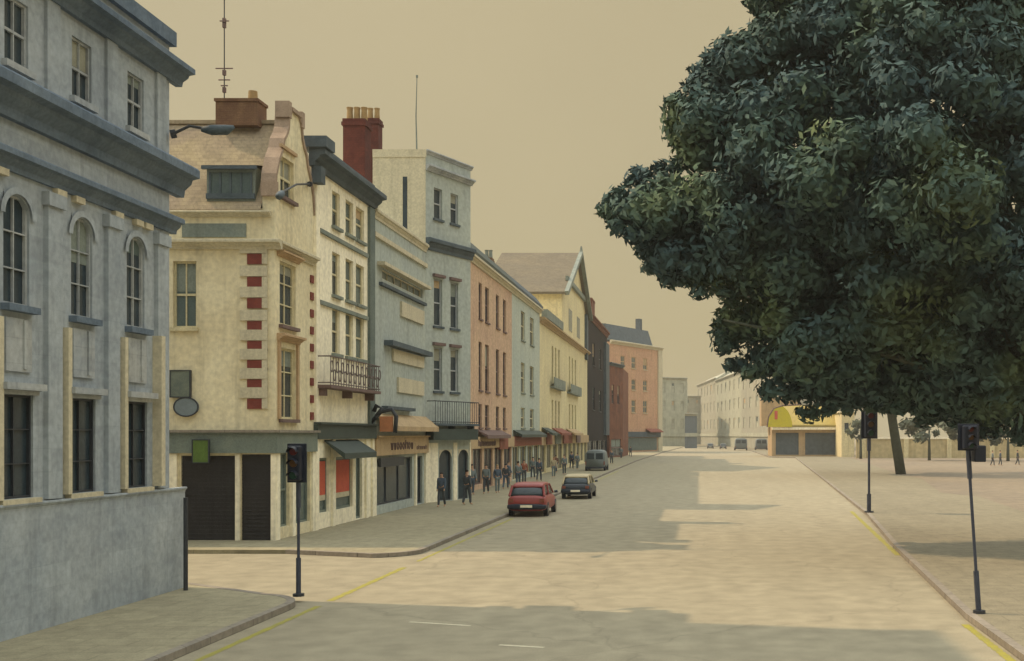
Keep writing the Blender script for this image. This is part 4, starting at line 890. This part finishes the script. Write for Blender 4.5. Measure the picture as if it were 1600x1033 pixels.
for (px, X, a, c, hh, lb, f) in ((697, -12.2, 0, 3, 0, 'person in a navy coat before the left arched door of the tower', 0), (727, -11.6, 3, 3, 0, 'person in a charcoal coat before the right arched door of the tower', 2.8),
    (760, -12.6, 1, 3, 0, 'person in a slate coat, left of a pair outside the pink house', .3), (771, -12.3, 0, 1, 1, 'fair haired person in a navy coat, right of a pair outside the pink house', .2), (806, -12.2, 1, 0, 0, 'person in a slate coat outside the pale blue house', 3.1),
    (822, -12.4, 5, 3, 0, 'person in a rust jacket outside the pale blue house', 0), (846, -11.8, 0, 3, 0, 'person in a navy coat walking by the near end of the yellow building', 3.0), (862, -12.0, 4, 1, 1, 'person in a pale jacket before the yellow building', .2),
    (884, -11.6, 1, 3, 0, 'person in a slate coat before the far end of the yellow building', 0), (944, -11.2, 2, 3, 0, 'person in a brown coat near the sooty brick building', 3), (958, -10.2, 0, 3, 0, 'far person in a navy coat below the salmon building', 0)):
    person(X, pw(px, X), CO[a], CO[c], HR[hh], lb, f, h=1.72+.06*random.uniform(-1, 1))
for (px, X, a, c, lb, f, st) in ((744, -12.9, 1, 0, 'person in a slate coat standing just right of the tower', .5, .05), (785, -12.6, 3, 0, 'person in charcoal striding past the far end of the pink house', 3.0, .28), (796, -13.0, 0, 3, 'person in a navy coat close to the pink house wall', 1.4, .08),
    (834, -13.1, 1, 3, 'person in slate close to the wall between blue and yellow houses', 0, .22), (872, -13.0, 2, 0, 'person in a brown coat close to the yellow wall', .4, .15), (895, -12.8, 0, 3, 'person in navy close to the yellow wall, left of the van', 3.1, .2),
    (903, -12.2, 1, 1, 'person all in slate immediately left of the grey van', .2, .1), (970, -11.4, 1, 3, 'far person in slate below the salmon building, left one', 0, .2), (984, -10.8, 3, 3, 'far person in charcoal below the salmon building, right one', 3, .2)):
    person(X, pw(px, X), CO[a], CO[c], HR[0], lb, f, stride=st, h=1.7+.1*random.uniform(-1, 1))
for px, dy, a, lb in ((1551, 48, 1, 'left of two people side by side in the park'), (1563, 47.5, 0, 'right of two people side by side in the park'), (1590, 47, 3, 'lone person at the right edge of the park')):
    Y = 3.47*FP/dy; person((px-VX)*Y/FP, Y, CO[a], CO[3], HR[0], lb, 1.4, z=.13, group='people in the park')

# ------------------------------------------------------------------ haze
b = BM(); box(b, -120, 150, -30, 700, -1.2, 27.5)
hm = bpy.data.materials.new('haze'); hm.use_nodes = True; hn = hm.node_tree.nodes; hn.remove(hn['Principled BSDF'])
hv = hn.new('ShaderNodeVolumePrincipled'); hv.inputs['Color'].default_value = (.9, .88, .82, 1); hv.inputs['Density'].default_value = .0005; hv.inputs['Anisotropy'].default_value = 0
hm.node_tree.links.new(hv.outputs[0], hn['Material Output'].inputs['Volume'])
hz = obj('haze', b, hm); hz['kind'] = 'stuff'
# ------------------------------------------------------------------ trees
def leafmat(name, dark, mid, light, sc_=.35):
    m = bpy.data.materials.new(name); m.use_nodes = True; t = m.node_tree; n = t.nodes; l = t.links; b = n['Principled BSDF']
    co = n.new('ShaderNodeTexCoord'); a = n.new('ShaderNodeTexNoise'); a.inputs['Scale'].default_value = sc_; a.inputs['Detail'].default_value = 3; l.new(co.outputs['Object'], a.inputs['Vector'])
    rp = n.new('ShaderNodeValToRGB'); e = rp.color_ramp.elements; e[0].position = .38; e[0].color = srgb(*dark); e[1].position = .78; e[1].color = srgb(*light); q = e.new(.54); q.color = srgb(*mid)
    l.new(a.outputs['Fac'], rp.inputs[0])
    f = n.new('ShaderNodeTexNoise'); f.inputs['Scale'].default_value = 3; l.new(co.outputs['Object'], f.inputs['Vector'])
    hs_ = n.new('ShaderNodeHueSaturation'); mr_ = n.new('ShaderNodeMapRange'); mr_.inputs['From Min'].default_value = .3; mr_.inputs['From Max'].default_value = .7; mr_.inputs['To Min'].default_value = .85; mr_.inputs['To Max'].default_value = 1.15
    l.new(f.outputs['Fac'], mr_.inputs['Value']); l.new(mr_.outputs[0], hs_.inputs['Value']); l.new(rp.outputs[0], hs_.inputs['Color']); l.new(hs_.outputs[0], b.inputs['Base Color'])
    b.inputs['Roughness'].default_value = .75; b.inputs['Specular IOR Level'].default_value = .15; return m
LM = leafmat('dark green foliage', (64, 85, 88), (70, 92, 86), (104, 118, 76))
LM2 = leafmat('grey green foliage', (84, 94, 84), (96, 104, 88), (120, 124, 92))
def leaves(clumps, per, size, m, parent, core=.55, seed=1, flat=.8):
    rnd = random.Random(seed); vs, fs = [], []
    for (c, r) in clumps:
        n = int(per * (r ** 1.6))
        for _ in range(n):
            d = Vector((rnd.gauss(0, 1), rnd.gauss(0, 1), rnd.gauss(0, 1))).normalized()
            p = Vector(c) + Vector((d.x*r, d.y*r, d.z*r*flat)) * (rnd.uniform(.45, 1.05))
            nrm = (d + Vector((rnd.uniform(-1, 1), rnd.uniform(-1, 1), rnd.uniform(-.6, 1)))*.7).normalized()
            a = nrm.orthogonal().normalized(); a.rotate(Matrix.Rotation(rnd.uniform(0, 6.28), 3, nrm)); bb = nrm.cross(a); s = size*rnd.uniform(.45, 1.5)
            k = len(vs); vs += [p - a*s, p - bb*s*.42 - a*.1*s, p + a*s, p + bb*s*.42 - a*.1*s]; fs.append((k, k+1, k+2, k+3))
    if core:
        for (c, r) in clumps:
            rr = r*core; b = BM(); bmesh.ops.create_icosphere(b, subdivisions=2 if r < 1 else 3, radius=rr)
            k = len(vs)
            for v in b.verts: q = v.co * rnd.uniform(.55, 1.25); vs.append(Vector(c) + Vector((q.x, q.y, q.z*flat)))
            for f in b.faces: fs.append(tuple(k+v.index for v in f.verts))
            b.free()
    org = ORG[parent.name]; me = bpy.data.meshes.new('crown'); me.from_pydata([v - org for v in vs], [], fs); me.materials.append(m)
    o = bpy.data.objects.new('crown', me); C.objects.link(o); o.parent = parent; ORG[o.name] = org; return o
OUT = [(1165,-60),(1160,0),(1190,25),(1150,62),(1108,70),(1105,95),(1062,145),(1040,165),(1045,210),(1056,240),(1036,262),(980,278),(962,296),(936,325),(955,350),(990,380),(1010,420),(1062,445),(1110,462),(1160,462),(1125,485),(1118,540),(1140,572),(1188,588),(1186,612),(1250,622),(1256,645),(1310,640),(1350,636),(1400,632),(1450,656),(1500,668),(1600,682),(1700,650),(1790,560),(1840,400),(1800,100),(1700,-150),(1500,-260),(1300,-200)]
def inside(x, y):
    c = False
    for (x0, y0), (x1, y1) in zip(OUT, OUT[1:]+OUT[:1]):
        if (y0 > y) != (y1 > y) and x < (x1-x0)*(y-y0)/(y1-y0)+x0: c = not c
    return c
def edist(x, y):
    best = 1e9
    for (x0, y0), (x1, y1) in zip(OUT, OUT[1:]+OUT[:1]):
        dx, dy = x1-x0, y1-y0; t = max(0, min(1, ((x-x0)*dx+(y-y0)*dy)/(dx*dx+dy*dy))); best = min(best, math.hypot(x-x0-t*dx, y-y0-t*dy))
    return best
GAPS = [(1215,158,20),(1482,165,20),(1293,205,12),(1290,165,8),(1500,190,14),(1560,250,14),(1560,300,14),(1330,10,14),(1440,12,12),(1230,122,8),(1375,60,8),(1110,430,6),(1420,280,8)]
TY = 35.0; sc35 = TY/FP; rnd = random.Random(11); clumps = []; tries = 0
while len(clumps) < 1000 and tries < 30000:
    tries += 1; x = rnd.uniform(930, 1850); y = rnd.uniform(-260, 660)
    if not inside(x, y): continue
    d = edist(x, y)*sc35
    if any(math.hypot(x-gx, y-gy) < gr+15 for gx, gy, gr in GAPS) and rnd.random() < .93: continue
    r = min(rnd.uniform(.6, 1.4), d+.2)
    if r < .28: continue
    T = min(9.0, .85*d+.25); off = rnd.uniform(-min(10.5, T*1.25), T*.85); Y = TY + off
    clumps.append((((x-VX)*Y/FP, Y, EYE+(VY-y)*Y/FP), r))
# edge tufts so the outline breaks up into sprays
for (x0, y0), (x1, y1) in zip(OUT, OUT[1:]):
    n = max(1, int(math.hypot(x1-x0, y1-y0)/15))
    for i in range(n):
        t = (i+rnd.random())/n; x = x0+(x1-x0)*t + rnd.uniform(-10, 10) + 8*(1 if x0 < 1200 else 0); y = y0+(y1-y0)*t+rnd.uniform(-9, 6)
        Y = TY+rnd.uniform(-1.5, 1.5); clumps.append((((x-VX)*Y/FP, Y, EYE+(VY-y)*Y/FP), rnd.uniform(.22, .42)))
tx, ty = X_(1665, 34), 34.0
tree = empty('large_tree', (tx, ty, .1), 'huge dark green tree whose crown fills the upper right of the view', 'tree')
cr_ = leaves(clumps, 300, .14, LM, tree, core=.55, seed=3)
b = BM(); tube(b, [(tx, ty, 0), (tx-.1, ty, 2.5), (tx-.5, ty, 5), (tx-1.2, ty+.3, 8), (tx-2.2, ty+.2, 12), (tx-3, ty, 16)], [.62, .48, .42, .36, .25, .1], 14); obj('trunk', b, M['bark'], tree, smooth=True)
for i, (px, py, dY) in enumerate(((980, 330, 0), (1080, 120, 2), (1130, 500, -2), (1250, 260, 3), (1300, 560, 2), (1400, -60, 0), (1450, 420, -3), (1700, 60, 1), (1780, 380, 2))):
    e = Vector(((px-VX)*(TY+dY)/FP, TY+dY, EYE+(VY-py)*(TY+dY)/FP)); z = max(3.6, e.z*.55); s = Vector((tx-.5-(z-4)*.2, ty+.1, z)); md = s.lerp(e, .5)+Vector((0, 0, .6))
    b = BM(); tube(b, [s, s.lerp(md, .5)+Vector((0,0,.3)), md, e], [.24, .18, .12, .03], 8); obj('limb', b, M['bark'], tree, smooth=True)
def small_tree(name, x, y, h, cw, ch, lean, trunk_r, m, label, n, seed, size=.3, cat='tree', group=None, zc=None):
    t = empty(name, (x, y, .1), label, cat, group); rn = random.Random(seed); cl = []
    zc = zc or h-ch/2
    for _ in range(n):
        d = Vector((rn.gauss(0, 1), rn.gauss(0, 1), rn.gauss(0, 1))).normalized()*rn.uniform(.3, 1)**.6
        cl.append(((x+lean+d.x*cw/2*.85, y+d.y*cw/2*.8, zc+d.z*ch/2*.85), rn.uniform(.1, .19)*cw*.75))
    leaves(cl, 60*(.3/size), size, m, t, core=.7, seed=seed)
    b = BM(); tube(b, [(x, y, 0), (x+lean*.35, y, zc*.35), (x+lean, y, zc)], [trunk_r*1.15, trunk_r, trunk_r*.5], 10); obj('trunk', b, M['bark'], t, smooth=True)
x, y = ground_pt(1408, 741, .12)
small_tree('park_tree', x, y, 24, 19, 20, -2.2, .42, LM, 'tree with a bare leaning grey trunk rising from the park into the crown', 60, 5, .45)
for i, (px, Y, h_, cw, lb) in enumerate(((1452, 150, 7.0, 9, 'grey green rounded tree behind the park, first right of the bare trunk'), (1512, 148, 6.6, 9, 'grey green rounded tree behind the park, second right of the bare trunk'), (1575, 146, 6.0, 10, 'grey green tree behind the park at the right edge'), (1345, 160, 7.5, 5, 'small ochre green tree behind the tall traffic light'))):
    small_tree('far_tree', X_(px, Y), Y, h_, cw, h_-2.4, 0, .2, LM2, lb, 16, 20+i, .4, group='low trees behind the park')
for i, (px, py0, py1, ww, lb) in enumerate(((1428, 680, 712, 15, 'taller dark clipped bush left of a pair in the park'), (1446, 688, 712, 12, 'shorter dark clipped bush right of a pair in the park'), (1380, 688, 712, 8, 'small dark bush against the bare leaning trunk'))):
    Y = 3.5*FP/(py1-VY); ht = (py1-py0)*Y/FP; wdm = ww*Y/FP
    small_tree('clipped_bush', X_(px, Y), Y, ht, wdm, ht*.8, 0, .1, LM, lb, 12, 40+i, .22, cat='bush', group='clipped bushes in the park')
